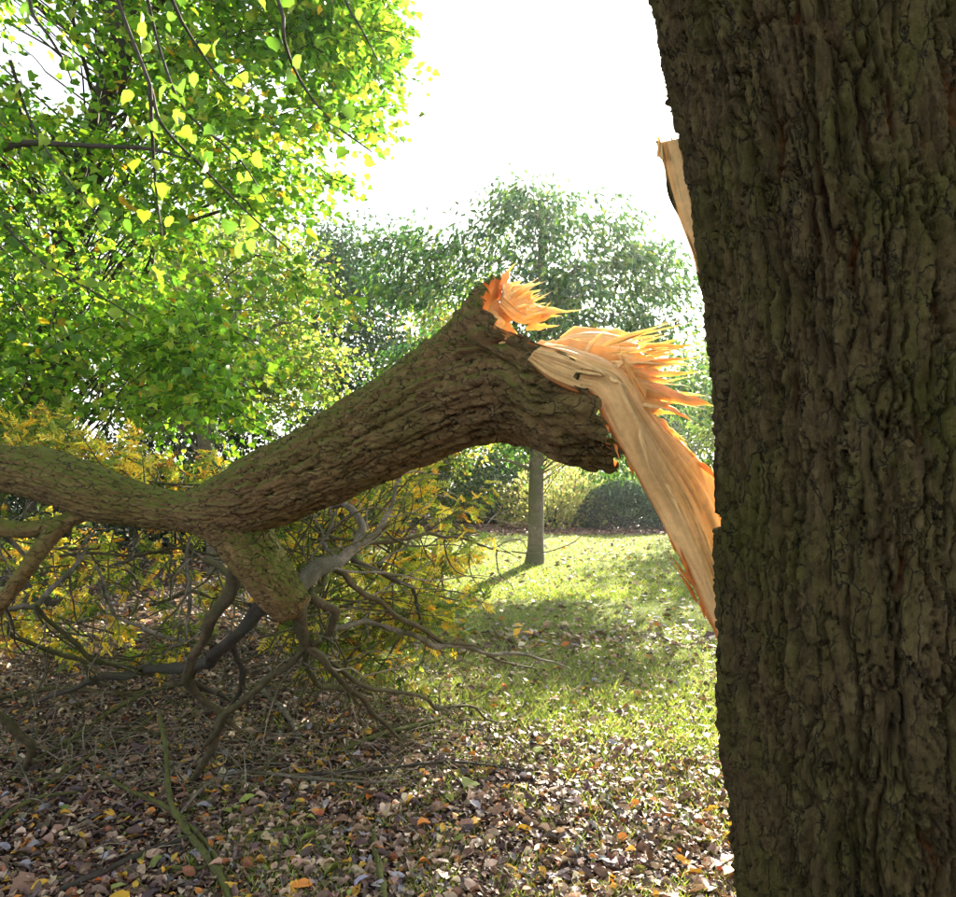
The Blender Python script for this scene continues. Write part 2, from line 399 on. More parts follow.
# ------------------------------------------------------------------ ground
def gz(x, y):
    return .035 * (fbm(x * 1.3 + 50, y * 1.3 + 50, s=3, o=3) - .5) * ss(60, 15, y) + .25 * (vn(x * .12 + 9, y * .12 + 9, s=4) - .5) * ss(14, 25, np.hypot(x, y))
def turf(x, y):
    """1 on the lawn, 0 on the bare littered soil under the fallen tree"""
    e = y + .9 * x + 1.6 * (fbm(x * .8 + 20, y * .8 + 20, s=8, o=3) - .5)
    t = ss(3.6, 6.6, e)
    return t * ss(-2.8, -.6, x + .05 * (y - 5)) * (1 - .9 * ss(17.6, 18.6, y + .5 * (vn(x * .5 + 30, y * .5) - .5)))
xs = np.concatenate([-np.geomspace(600, 8.2, 22), np.linspace(-8, 10, 181), np.geomspace(10.2, 600, 22)])
ys = np.concatenate([-np.geomspace(600, 2.2, 20), np.linspace(-2, 24, 261), np.geomspace(24.3, 900, 26)])
gx, gy = np.meshgrid(xs, ys); gv = np.stack([gx.ravel(), gy.ravel(), gz(gx.ravel(), gy.ravel())], -1)
ii = np.arange(len(ys) - 1)[:, None] * len(xs) + np.arange(len(xs) - 1)[None]
gq = np.stack([ii, ii + 1, ii + len(xs) + 1, ii + len(xs)], -1).reshape(-1, 4)
ground = obj('ground', gv, gq, np.full(len(gq), 4), ground_mat(), smooth=True, attrs={'turf': turf(gv[:, 0], gv[:, 1])})
tag(ground, 'leaf strewn park ground with lawn beyond the fallen tree', 'ground', kind='structure')

# ------------------------------------------------------------------ standing trunk
def bark_field(u, v, Lu, cell_u, cell_v, s, warp=.5):
    """carved bark: u metres around (period Lu), v metres along -> height 0..1, plate id"""
    nu = max(4, int(round(Lu / cell_u / 2)) * 2); a = u / Lu * nu; b = v / cell_v
    wn = fbm(a * .5, b * .8, s=s + 1, o=4, px=nu // 2)
    wn2 = fbm(a * 2.0, b * 5, s=s + 2, o=4, px=nu * 2)
    a2 = a + warp * (wn - .5) * 3.4 + .55 * (wn2 - .5); b2 = b + 1.1 * (wn2 - .5) + .8 * (wn - .5)
    f1, f2, c1 = worley(a2, b2, s, nu)
    crack = (f2 - f1) * (.6 + .8 * wn2)
    f1b, f2b, c2 = worley(a2 * 2 + .37, b2 * 2.6, s + 40, nu * 2)
    crack2 = f2b - f1b
    ridge = np.abs(fbm(a * 1.0 + .5 * (wn2 - .5), b * .22, s=s + 60, o=4, px=nu) - .5) * 2
    scale_ = fbm(a * 6, b * 7, s=s + 80, o=4, px=nu * 6) - .5
    terr = fbm(a * 2.2 + 7, b * 1.9, s=s + 120, o=4) * 7; step_ = (np.floor(terr) + ss(.0, .25, terr - np.floor(terr))) / 7 - .5
    h = ss(.0, .10, crack) * .46 + ss(0, .09, crack2) * .15 + ss(0.01, .12, ridge) * .46 + .12 * np.minimum(crack, .5) + scale_ * .28 + step_ * .65
    h = h * (.70 + .30 * c1) + .10 * (c2 - .5)
    return np.clip(h, -.15, 1.25), np.clip(.6 * c1 + .4 * c2, 0, 1)
tY = 1.757
prof = np.array([(-700, 575), (-400, 590), (-200, 612), (0, 647), (60, 655), (100, 665), (200, 690), (300, 705), (400, 711), (450, 714), (550, 716), (640, 718), (720, 722), (800, 730), (897, 740), (1000, 752), (1130, 765)], float)
zz = CAMZ + (HZ - prof[:, 0]) / F * 1.87
order = np.argsort(zz); zprof, xprof = zz[order], prof[order, 1]
def trunk_R(z): return .385 + .02 * ss(2.2, 3.2, z) + .16 * ss(.55, 0, z) ** 2
def trunk_c(z):
    tx = (np.interp(z, zprof, xprof) - CX) / F
    r = trunk_R(z) - .16 * ss(.55, 0, z) ** 2
    return tx * tY + r * np.sqrt(1 + tx * tx)
zr = np.concatenate([np.linspace(-.05, .6, 40, endpoint=False), np.linspace(.6, 2.85, 450, endpoint=False), np.linspace(2.85, 5.4, 60)])
fa = math.atan2(-1.757, -.956)                              # direction from trunk to camera
an = np.concatenate([np.linspace(-1.95, 1.95, 330, endpoint=False), np.linspace(1.95, 2 * math.pi - 1.95, 70, endpoint=False)])
A, Z = np.meshgrid(an, zr)
hh, cid = bark_field((A % (2 * math.pi)) * .385, Z, 2 * math.pi * .385, .062, .30, 11)
rough = fbm(A * 45, Z * 60, s=77, o=3) - .5
big = fbm(np.cos(A) * 1.5 + 7, np.sin(A) * 1.5 + 7, Z * 1.2, s=31, o=3) - .5
Rr = trunk_R(Z) * (1 + .10 * big) + .062 * (hh - 1.08) + .009 * rough
X = trunk_c(Z) + Rr * np.cos(A + fa); Yv = tY + Rr * np.sin(A + fa)
n_r, n_a = X.shape
i = np.arange(n_r - 1)[:, None] * n_a; j = np.arange(n_a)[None]; j2 = (j + 1) % n_a
q = np.stack([i + j, i + j2, i + n_a + j2, i + n_a + j], -1).reshape(-1, 4)
tv = np.stack([X.ravel(), Yv.ravel(), Z.ravel()], -1)
tv = np.vstack([tv, [[trunk_c(5.4), tY, 5.5]]])
tt = np.stack([np.full(n_a, len(tv) - 1), (n_r - 1) * n_a + j[0], (n_r - 1) * n_a + j2[0]], -1)
standing = thing('standing_tree', 'thick dark furrowed trunk standing close at the right edge', 'tree trunk', (float(trunk_c(0.0)), tY, 0))
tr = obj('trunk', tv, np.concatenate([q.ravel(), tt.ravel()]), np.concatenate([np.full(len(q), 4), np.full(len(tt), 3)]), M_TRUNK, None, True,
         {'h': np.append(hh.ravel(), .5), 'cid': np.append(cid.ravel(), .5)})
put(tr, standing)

def wood_loft(name, secs, nu, nv, parent, mat=M_WOOD, groove=.006, seed=0, colf=None, edge_jag=0.0, closed=True):
    """secs: list of rings, each a list of 3D points with the same count; lofted, with grooves along the grain"""
    secs = np.array(secs, float); S, K, _ = secs.shape
    # around
    kk = np.linspace(0, K, nu, endpoint=False); k0 = kk.astype(int) % K; k1 = (k0 + 1) % K; f = (kk - np.floor(kk))[None, :, None]
    ring = secs[:, k0] * (1 - f) + secs[:, k1] * f
    # along
    tpos = np.linspace(0, S - 1, nv)
    out = np.zeros((nv, nu, 3))
    for c in range(nu):
        for a in range(3):
            out[:, c, a] = catmull(ring[:, c, a], tpos)
    cen = out.mean(1, keepdims=True); rad = unit(out - cen)
    L = np.concatenate([[0], np.cumsum(np.linalg.norm(np.diff(cen[:, 0], axis=0), axis=1))])
    uu = np.broadcast_to(kk[None], (nv, nu)); ll = np.broadcast_to(L[:, None], (nv, nu))
    g = fbm(uu * 5 + seed, ll * 3.0 + .35 * uu, s=seed, o=4, px=0); g2 = vn(uu * 16, ll * 9, s=seed + 3)
    tap = np.minimum(1, np.linalg.norm(out - cen, axis=2) / .03)
    out = out + rad * ((g - .5) * 2.4 * groove + (g2 - .5) * groove * .5)[:, :, None] * tap[:, :, None]
    fib = np.clip(.5 + (g - .5) * 1.3 + (g2 - .5) * .8, 0, 1)
    cols = colf(uu / K, np.broadcast_to(tpos[:, None] / (S - 1), (nv, nu)), g, K) if colf else np.broadcast_to(WOOD, (nv, nu, 3))
    i = np.arange(nv - 1)[:, None] * nu; j = np.arange(nu)[None]; j2 = (j + 1) % nu
    q = np.stack([i + j, i + j2, i + nu + j2, i + nu + j], -1).reshape(-1, 4)
    v = out.reshape(-1, 3); n0 = len(v)
    v = np.vstack([v, out[0].mean(0)[None], out[-1].mean(0)[None]])
    t1 = np.stack([np.full(nu, n0), j2[0], j[0]], -1); t2 = np.stack([np.full(nu, n0 + 1), (nv - 1) * nu + j[0], (nv - 1) * nu + j2[0]], -1)
    cc = np.vstack([cols.reshape(-1, 3), cols[0, :1], cols[-1, :1]])
    o = obj(name, v, np.concatenate([q.ravel(), t1.ravel(), t2.ravel()]), np.concatenate([np.full(len(q), 4), np.full(2 * nu, 3)]), mat, None, True,
            {'fib': np.append(fib.ravel(), [.5, .5]), 'h': np.append(fib.ravel(), [.5, .5])}, cc)
    return put(o, parent)
def spikes(parent):
    for k in range(44):
        b = (U(590, 645), U(338, 418)); a = math.radians(-14 + 40 * (b[1] - 335) / 85 + NRM(1, 6)[0]); L = U(28, 95) * (.75 if b[0] > 625 else 1); y = U(2.12, 2.40)
        t = (min(b[0] + L * math.cos(a), 716), b[1] + L * math.sin(a)); splinter(b, t, U(2.5, 6.5), y, y - .05, parent, 1300 + k, flat=.35, col=(WOOD, WOOD_O, WOOD_T, WOOD)[k % 4], n=9)
    for k in range(18):
        b = (U(503, 530), 0); b = (b[0], 288 + (b[0] - 503) * 1.15 + U(-3, 6)); a = math.radians(-38 + 34 * (b[0] - 503) / 27 + NRM(1, 8)[0]); L = U(14, 44); y = U(2.32, 2.44)
        splinter(b, (b[0] + L * math.cos(a), b[1] + L * math.sin(a)), U(2.5, 5.5), y, y - .03, parent, 1400 + k, flat=.35, col=(WOOD, WOOD_O)[k % 2], n=8)
def catmull(v, t):
    n = len(v); a = np.concatenate([[2 * v[0] - v[1]], v, [2 * v[-1] - v[-2]]])
    i = np.clip(t.astype(int), 0, n - 2); f = t - i
    p0, p1, p2, p3 = a[i], a[i + 1], a[i + 2], a[i + 3]
    return .5 * (2 * p1 + (p2 - p0) * f + (2 * p0 - 5 * p1 + 4 * p2 - p3) * f ** 2 + (3 * p1 - p0 - 3 * p2 + p3) * f ** 3)

# torn slab of wood and bark still clinging to the far side of the standing trunk
fl = [((657, 143), (679, 138), 1.99), ((664, 168), (684, 165), 1.99), ((672, 198), (691, 200), 1.985), ((683, 228), (701, 235), 1.98), ((694, 258), (712, 266), 1.97), ((704, 292), (722, 300), 1.96), ((712, 335), (730, 345), 1.95)]
fl2 = []
for k, (l, r, y) in enumerate(fl):
    fl2.append([P(*l, y + .02), P(*r, y - .015), P(r[0] + 14, r[1], y + .10), P(l[0] + 4, l[1], y + .09)])
def col_flap(u, v, g, K):
    c = np.broadcast_to(WOOD, u.shape + (3,)).copy()
    e = (ss(.10, .0, u) + ss(.85, .95, u))[..., None] + ss(.56, .66, g)[..., None] * .6
    return c * (1 - np.clip(e, 0, 1)) + WOOD_O * np.clip(e, 0, 1)
wood_loft('torn_wood_slab', fl2, 40, 60, standing, groove=.006, seed=21, colf=col_flap)
bk = []
for k, (l, r, y) in enumerate(fl):
    j = 2.2 * math.sin(k * 2.3)
    bk.append([P(l[0] - 2 + j, l[1] - 3, y + .025), P(l[0] + 1.5, l[1] - 2, y + .015), P(l[0] + 8, l[1] + 3, y + .11), P(l[0] + 1 + j, l[1], y + .115)])
wood_loft('bark_flap', bk, 24, 50, standing, mat=M_TRUNK, groove=.008, seed=23)
# torn face running down the back of the trunk
wf = []
for z in np.linspace(2.45, .45, 9):
    c = trunk_c(z); R0 = trunk_R(z); wd = .16 + .10 * math.sin((2.45 - z) * 1.3)
    ring = []
    for da, rr in ((-.5, 1.0), (0, 1.09), (.5, 1.0), (0, .8)):
        a = fa + math.pi + .15 + da * wd / .2; ring.append((c + R0 * rr * math.cos(a), tY + R0 * rr * math.sin(a), z))
    wf.append(ring)
wood_loft('torn_face', wf, 40, 60, standing, groove=.01, seed=25)

# ------------------------------------------------------------------ fallen trunk
secs = [((-190, 440), (-190, 478), 4.05), ((-60, 449), (-60, 494), 3.72), ((0, 446), (0, 492), 3.58), ((50, 450), (50, 503), 3.48), ((100, 467), (95, 520), 3.38), ((150, 486), (150, 527), 3.30), ((188, 491), (188, 531), 3.22),
        ((212, 479), (226, 538), 3.14), ((250, 457), (272, 527), 3.04), ((300, 430), (328, 506), 2.92), ((350, 398), (384, 480), 2.80), ((400, 364), (436, 457), 2.68), ((440, 336), (482, 441), 2.58),
        ((467, 309), (524, 440), 2.50), ((483, 291), (566, 455), 2.44), ((497, 278), (606, 463), 2.39)]
top = np.array([P(*a, y) for a, b, y in secs]); bot = np.array([P(*b, y) for a, b, y in secs])
cen = (top + bot) / 2; rad = np.linalg.norm(top - bot, axis=1) / 2
S = len(secs); NV = 480
seglen = np.concatenate([[0], np.cumsum(np.linalg.norm(np.diff(cen, axis=0), axis=1))])
tp = np.interp(np.linspace(0, seglen[-1], NV), seglen, np.arange(S))
cenF = np.stack([catmull(cen[:, a], tp) for a in range(3)], -1); e1F = unit(np.stack([catmull((top - bot)[:, a], tp) for a in range(3)], -1)); radF = catmull(rad, tp)
tanF = unit(np.gradient(cenF, axis=0)); e2F = unit(np.cross(tanF, e1F))
if e2F[0, 1] > 0: e2F = -e2F                                   # e2 points to the camera
NA = 200; th = np.linspace(0, 2 * math.pi, NA, endpoint=False)
LL = np.concatenate([[0], np.cumsum(np.linalg.norm(np.diff(cenF, axis=0), axis=1))])
TH, VV = np.meshgrid(th, LL)
hl, cl = bark_field(TH * .2, VV + .12 * np.sin(TH + 1.0), 2 * math.pi * .2, .052, .15, 91, .45)
rg = fbm(TH * 18, VV * 60, s=17, o=3) - .5
bg_ = fbm(np.cos(TH) * 1.4 + 3, np.sin(TH) * 1.4 + 3, VV * 2.2, s=13, o=3) - .5
amp = np.interp(radF, [.10, .2, .26], [.017, .034, .046])[:, None]
knob = .05 * np.exp(-((VV - LL[int(NV * .965)]) / .10) ** 2) * (fbm(TH * 4, VV * 12, s=5, o=2) - .35) * ss(.2, -.8, np.cos(TH))
RL = radF[:, None] * (1 + .10 * bg_) + amp * (hl - .72) + .006 * rg + knob
dep = np.interp(tp, [0, S - 4, S - 1], [1.0, 1.0, .86])[:, None]
LV = cenF[:, None] + RL[:, :, None] * (np.cos(TH)[:, :, None] * e1F[:, None] + (np.sin(TH) * dep)[:, :, None] * e2F[:, None])
# the bark rim at the break: uneven, torn further along below
endw = ss(.86, 1.0, np.arange(NV) / (NV - 1))[:, None]
rim = .08 * (fbm(TH * 7, 0 * VV + 3, s=44, o=4) - .5) + (.03 + .21 * ss(.8, .1, np.cos(TH))) * np.maximum(np.sin(TH), 0) - .30 * np.maximum(-np.sin(TH), 0) ** 1.3
LV = LV + (endw * rim)[:, :, None] * tanF[:, None]
i = np.arange(NV - 1)[:, None] * NA; j = np.arange(NA)[None]; j2 = (j + 1) % NA
q = np.stack([i + j, i + j2, i + NA + j2, i + NA + j], -1).reshape(-1, 4)
fallen = thing('fallen_tree', 'broken mossy tree stem fallen to the left with torn orange wood', 'fallen tree', (*P(195, 467, 3.6)[:2], 0))
lg = obj('trunk', LV.reshape(-1, 3), q, np.full(len(q), 4), M_LOG, None, True, {'h': hl.ravel(), 'cid': cl.ravel()})
put(lg, fallen)
# broken end: uneven wood surface closing the rim
KR = 26
endr = LV[-1]; ec = endr.mean(0); ax = tanF[-1]
rr = np.linspace(1, 0, KR)
cv = []
for k, r in enumerate(rr):
    pts = ec + (endr - ec) * r * (.86 if k else 1)
    nz_ = fbm(th * 6, 0 * th + r * 5, s=61, o=3) + .8 * fbm(th * 17, 0 * th + r * 9, s=63, o=2)
    pts = pts + ax[None] * ((nz_ - .75) * .10 * ss(1, .8, r) - .07 * ss(1, .93, r))[:, None]
    cv.append(pts)
cv = np.array(cv)
i = np.arange(KR - 1)[:, None] * NA
q = np.stack([i + j, i + j2, i + NA + j2, i + NA + j], -1).reshape(-1, 4)
ccol = np.broadcast_to(WOOD, (KR, NA, 3)).copy(); ccol[0] = CAMB; ccol[1] = WOOD_O
bw = obj('broken_end', cv.reshape(-1, 3), q, np.full(len(q), 4), M_WOOD, None, False, {'fib': R_.uniform(.3, .8, KR * NA)}, ccol.reshape(-1, 3)); put(bw, fallen)

# torn strip of wood hinging from the stem down behind the standing trunk
def col_strip(u, v, g, K):
    c = np.where((u < .27)[..., None], WOOD_T, WOOD)
    c = np.where(((u > .27) & (u < .6))[..., None], WOOD * np.array([1.04, .95, .9]), c)
    e = np.clip(ss(.045, .0, u) + ss(.80, .92, u), 0, 1) * (.6 + .4 * ss(.4, .6, g)); e = e[..., None]
    return c * (1 - e) + CAMB * e
st = [((528, 360), (534, 351), (546, 343), 2.085), ((548, 378), (560, 358), (572, 348), 2.075), ((574, 390), (588, 368), (606, 360), 2.07), ((593, 397), (612, 376), (634, 383), 2.075), ((607, 424), (631, 410), (656, 418), 2.09),
      ((630, 465), (656, 463), (692, 452), 2.14), ((655, 510), (681, 510), (719, 486), 2.19), ((681, 560), (704, 563), (738, 545), 2.18), ((701, 600), (722, 608), (755, 602), 2.16), ((719, 642), (740, 655), (768, 655), 2.12), ((736, 700), (756, 715), (780, 715), 2.06)]
sr = []
for k, (l, m_, r, y) in enumerate(st):
    th_ = .03 + .05 * min(1, k / 4)
    sr.append([P(*l, y), P(*m_, y - .05), P((m_[0] + r[0]) / 2, (m_[1] + r[1]) / 2, y - .01), P(*r, y + .05), P(r[0] - 4, r[1] + 3, y + .05 + th_), P(l[0] + 5, l[1] + 2, y + .03 + th_)])
wood_loft('torn_strip', sr, 96, 200, fallen, groove=.010, seed=71, colf=col_strip)

def splinter(base, tip, w0, y0, y1, parent, seed, flat=.45, col=None, n=12, jag=True):
    """a torn sliver: wedge section tapering unevenly to a point, in photo pixels with depths"""
    b, t = P(*base, y0), P(*tip, y1); L = np.linalg.norm(t - b); d = (t - b) / L
    rng = np.random.default_rng(seed)
    s1 = unit(np.cross(d, np.array([0, 1.0, 0]))); s2 = np.cross(d, s1)
    roll = rng.uniform(-.8, .8); s1, s2 = s1 * math.cos(roll) + s2 * math.sin(roll), s2 * math.cos(roll) - s1 * math.sin(roll)
    W = w0 * y0 / F / 2
    bend = rng.uniform(-.05, .05) * L
    stp = np.sort(rng.uniform(.3, .95, 2)); sg = rng.choice([-1, 1]); roll2 = 0
    K = 8; v = []; fibv = []
    for k in range(n):
        f = k / (n - 1)
        w_ = W * ((1 - f) ** .6 * (1 if f < stp[0] else .62) * (1 if f < stp[1] else .6) + .012)
        w_ *= .30 + .70 * min(1, f / .16)
        if jag and k > 1: w_ *= rng.uniform(.85, 1.08)
        c = b + d * L * f + s2 * bend * math.sin(f * 3.14) + s1 * (rng.normal(0, .04) * W + sg * .8 * (W * (1 - f) ** .6 - w_))
        for m in range(K):
            a = 2 * math.pi * m / K
            rr_ = 1 + rng.uniform(-.22, .22)
            v.append(c + s1 * math.cos(a) * w_ * rr_ + s2 * math.sin(a) * w_ * flat * rr_); fibv.append(rng.uniform(.25, .95) if k < n - 1 else .8)
    v.append(t + d * .004); fibv.append(.8)
    v = np.array(v); i = np.arange(n - 1)[:, None] * K; j = np.arange(K)[None]; j2 = (j + 1) % K
    q = np.stack([i + j, i + j2, i + K + j2, i + K + j], -1).reshape(-1, 4)
    tq = np.stack([np.full(K, n * K), (n - 1) * K + j[0], (n - 1) * K + j2[0]], -1)
    c0 = WOOD if col is None else col
    # make fibres continuous along the sliver
    fb = np.repeat(rng.uniform(.2, .95, (1, K)), n, 0).ravel() * .7 + np.array(fibv[:-1]) * .3
    cc = np.repeat((c0[None] * rng.uniform(.9, 1.08, (n, 1))), K, 0)
    o = obj('splinter', v, np.concatenate([q.ravel(), tq.ravel()]), np.concatenate([np.full(len(q), 4), np.full(K, 3)]), M_WOOD, None, False,
            {'fib': np.append(fb, .8)}, np.vstack([cc, c0[None]]))
    put(o, parent)
WP = WOOD * np.array([1.02, 1.0, 1.0])
sp = [  # base, tip, width px, depth at base, depth at tip, colour
    ((499, 288), (516, 263), 13, 2.42, 2.42, WOOD_O), ((507, 294), (534, 283), 13, 2.42, 2.40, WP), ((511, 300), (541, 290), 11, 2.40, 2.38, WP), ((516, 306), (546, 297), 12, 2.40, 2.37, WP),
    ((520, 313), (584, 309), 12, 2.40, 2.35, WP), ((524, 320), (562, 316), 12, 2.40, 2.36, WOOD_O), ((528, 324), (552, 300), 8, 2.38, 2.36, WOOD_O), ((504, 290), (523, 279), 10, 2.45, 2.45, WP), ((526, 327), (560, 325), 9, 2.42, 2.40, WP),
    ((566, 341), (662, 334), 16, 2.38, 2.34, WP), ((560, 335), (640, 332), 16, 2.42, 2.38, WP), ((584, 352), (606, 328), 7, 2.30, 2.28, WP), ((575, 345), (648, 345), 24, 2.36, 2.32, WP),
    ((560, 352), (655, 360), 30, 2.36, 2.30, WOOD_O), ((600, 362), (690, 366), 26, 2.36, 2.30, WP), ((612, 372), (704, 371), 18, 2.36, 2.28, WP), ((610, 378), (670, 380), 24, 2.33, 2.28, WOOD_O),
    ((615, 384), (714, 407), 26, 2.34, 2.25, WP), ((618, 392), (700, 402), 30, 2.35, 2.28, WOOD_O), ((622, 398), (692, 421), 32, 2.34, 2.26, WOOD_O), ((626, 405), (680, 412), 22, 2.36, 2.30, WP),
    ((640, 416), (684, 436), 18, 2.30, 2.28, WP), ((655, 432), (686, 440), 16, 2.31, 2.30, WP), ((608, 384), (616, 362), 11, 2.25, 2.25, WOOD_T), ((619, 394), (606, 364), 9, 2.25, 2.25, WP), ((633, 412), (640, 397), 10, 2.24, 2.24, WOOD_T), ((615, 368), (636, 353), 5, 2.27, 2.26, WP),
    ((528, 352), (600, 350), 26, 2.34, 2.33, WOOD_T), ((562, 345), (622, 344), 18, 2.38, 2.36, WP), ((570, 362), (622, 368), 22, 2.32, 2.29, WP), ((585, 372), (640, 385), 24, 2.32, 2.28, WOOD_O),
    ((640, 345), (658, 352), 8, 2.34, 2.33, WP), ((566, 340), (610, 333), 12, 2.42, 2.40, WP), ((590, 340), (625, 330), 8, 2.40, 2.38, WP), ((575, 338), (590, 331), 7, 2.37, 2.35, WP),
    ((600, 352), (670, 352), 14, 2.34, 2.30, WP), ((630, 392), (706, 396), 12, 2.36, 2.30, WP), ((640, 402), (676, 404), 12, 2.30, 2.28, WOOD_O)]
for k, (b, t, w0, y0, y1, c) in enumerate(sp): splinter(b, t, w0, y0 - (.14 if b[1] > 348 else 0), y1 - (.12 if b[1] > 348 else 0), fallen, 300 + k, flat=.30, col=c)
for k in range(46):
    f = U(2.6, 8.6); i0 = int(f); q0 = [np.array(st[i0][m]) * (1 - f + i0) + np.array(st[i0 + 1][m]) * (f - i0) for m in range(3)]; y = st[i0][3] * (1 - f + i0) + st[i0 + 1][3] * (f - i0)
    e = R_.choice([0, 1, 2, 2]); b = q0[e] + NRM(2, 1.5); dv_ = unit((np.array(st[i0 + 1][e]) - np.array(st[i0][e])).astype(float)) * R_.choice([-1, -1, 1]); a = U(-.22, .22)
    dv_ = np.array([dv_[0] * math.cos(a) - dv_[1] * math.sin(a), dv_[0] * math.sin(a) + dv_[1] * math.cos(a)]); L = U(14, 60); t = b + dv_ * L; yo = (.0, -.052, .045)[e]
    splinter(tuple(b), tuple(t), U(2, 7), y + yo, y + yo - .01, fallen, 900 + k, flat=.35, col=(WOOD_T, WOOD, WOOD_O)[e] if e else CAMB * 1.3, n=8)
# thicker torn slabs that the splinters break away from
SLB = [([(548, 345, 349), (562, 339, 352), (582, 334, 358), (602, 334, 360), (622, 338, 356), (636, 342, 350)], 2.26), ([(540, 350, 356), (556, 350, 368), (582, 353, 380), (608, 362, 390), (630, 368, 394), (648, 374, 388)], 2.20), ([(578, 376, 384), (592, 376, 396), (612, 380, 410), (632, 386, 416), (648, 394, 416), (660, 404, 414)], 2.24), ([(502, 287, 306), (516, 295, 318), (528, 302, 322), (540, 308, 318)], 2.36)]
for k, (rows, y) in enumerate(SLB):
    rg_ = []
    for x, a, b in rows:
        rg_.append([P(x, a, y + .03), P(x + 3, (a * .6 + b * .4), y - .02), P(x - 3, b, y), P(x - 2, b + 2, y + .12), P(x + 2, a - 1, y + .14)])
    wood_loft('torn_slab', rg_, 60, 60, fallen, groove=.014, seed=140 + k * 7, colf=lambda u, v, g, K: WOOD * (.94 + .12 * g[..., None]) * (1 - .5 * ss(.55, .7, g)[..., None]) + WOOD_O * .5 * ss(.55, .7, g)[..., None])
for k in range(90):                                             # the finer slivers all over the break
    f = U(0, 1); f = f if not .22 < f < .45 else f + .3; b = (500 + 120 * f + U(-6, 6), 293 + 115 * f + U(-10, 10)); a = math.radians(U(-28, 22) + (-25 if f < .25 else 6)); L = U(14, 48) * (.6 if f < .25 else 1)
    y = 2.38 + U(-.16, .14) * (1 - .4 * f) - .06 * f
    splinter(b, (b[0] + L * math.cos(a), b[1] + L * math.sin(a)), U(3, 9), y, y - .03, fallen, 500 + k, flat=.4, col=(WP, WOOD_O, WOOD_T)[int(U(0, 2.99))], n=8)

spikes(fallen)
for k in range(9):                                                # frayed top of the slab left on the standing trunk
    b = (659 + 2.2 * k, 156 + U(-3, 10)); splinter(b, (b[0] + U(-4, 1), b[1] - U(14, 30)), U(3, 6), 1.995, 1.995, standing, 1500 + k, flat=.4, col=(WOOD_O, WOOD)[k % 2], n=7)
# ------------------------------------------------------------------ branches of the fallen tree
def br(pts, wpx, ys, mat, seed, label=None, name='branch', parent=None, sides=9, step=.05):
    ys = np.interp(np.linspace(0, 1, len(pts)), np.linspace(0, 1, len(ys)), ys)
    rk = np.random.default_rng(seed + 5000); thin = .70 if mat in (M_GREY, M_DARK) else .78
    p3 = [P(x, y, d) for (x, y), d in zip(pts, ys)]; wpx = [w_ * thin for w_ in wpx]
    q3, qw, qy = [p3[0]], [wpx[0]], [ys[0]]
    for i_ in range(1, len(p3)):
        sg = np.linalg.norm(p3[i_] - p3[i_ - 1]); nn_ = 2 if sg < .3 else 3
        for m_ in range(1, nn_ + 1):
            f_ = m_ / nn_; q3.append(p3[i_ - 1] * (1 - f_) + p3[i_] * f_ + rk.normal(0, .026 * sg, 3) * (1 if m_ < nn_ else .4)); qw.append((wpx[i_ - 1] * (1 - f_) + wpx[i_] * f_) * rk.uniform(.88, 1.14)); qy.append(ys[i_ - 1] * (1 - f_) + ys[i_] * f_)
    p3, wpx, ys = q3, qw, qy
    for p in p3: p[2] = max(p[2], .012)
    return limb(name, p3, [w_ * d / F / 2 for w_, d in zip(wpx, ys)], mat, parent or fallen, sides, step, .30, seed, label), p3
def carved(pts, wpx, ys, seed, label=None, NVc=160, NAc=110):
    p3 = np.array([P(x, y, d) for (x, y), d in zip(pts, ys)]); r3 = np.array([w_ * d / F / 2 for w_, d in zip(wpx, ys)])
    t_ = np.linspace(0, len(pts) - 1, NVc); c_ = np.stack([catmull(p3[:, a], t_) for a in range(3)], -1); rr_ = np.interp(t_, np.arange(len(pts)), r3)
    tn = unit(np.gradient(c_, axis=0)); a1 = unit(np.cross(tn, np.array([.1, 1.0, .05]))); a2 = np.cross(tn, a1)
    l_ = np.concatenate([[0], np.cumsum(np.linalg.norm(np.diff(c_, axis=0), axis=1))]); T_, V_ = np.meshgrid(np.linspace(0, 2 * math.pi, NAc, endpoint=False), l_)
    rm = float(r3.mean()); hb, cb = bark_field(T_ * rm, V_, 2 * math.pi * rm, .042, .13, seed, .5)
    Rb = rr_[:, None] * (1 + .16 * (fbm(np.cos(T_) * 1.4 + 3, np.sin(T_) * 1.4 + 3, V_ * 7, s=seed, o=3) - .5)) + rm * .24 * (hb - .68)
    v = (c_[:, None] + Rb[:, :, None] * (np.cos(T_)[:, :, None] * a1[:, None] + np.sin(T_)[:, :, None] * a2[:, None])).reshape(-1, 3); v = np.vstack([v, c_[-1:] + tn[-1:] * rr_[-1] * .5])
    i = np.arange(NVc - 1)[:, None] * NAc; j = np.arange(NAc)[None]; j2 = (j + 1) % NAc
    q = np.stack([i + j, i + j2, i + NAc + j2, i + NAc + j], -1).reshape(-1, 4); tq = np.stack([np.full(NAc, len(v) - 1), (NVc - 1) * NAc + j[0], (NVc - 1) * NAc + j2[0]], -1)
    o = obj('branch', v, np.concatenate([q.ravel(), tq.ravel()]), np.concatenate([np.full(len(q), 4), np.full(NAc, 3)]), M_LOG, None, True, {'h': np.append(hb.ravel(), .3), 'cid': np.append(cb.ravel(), .3)})
    if label: o['label'] = label
    return put(o, fallen), list(p3)
stub, _ = carved([(222, 500), (240, 532), (258, 560), (277, 588), (296, 610)], [64, 56, 50, 44, 34], [3.16, 3.12, 3.06, 3.02, 3.0], 1, 'broken off side limb under the stem')
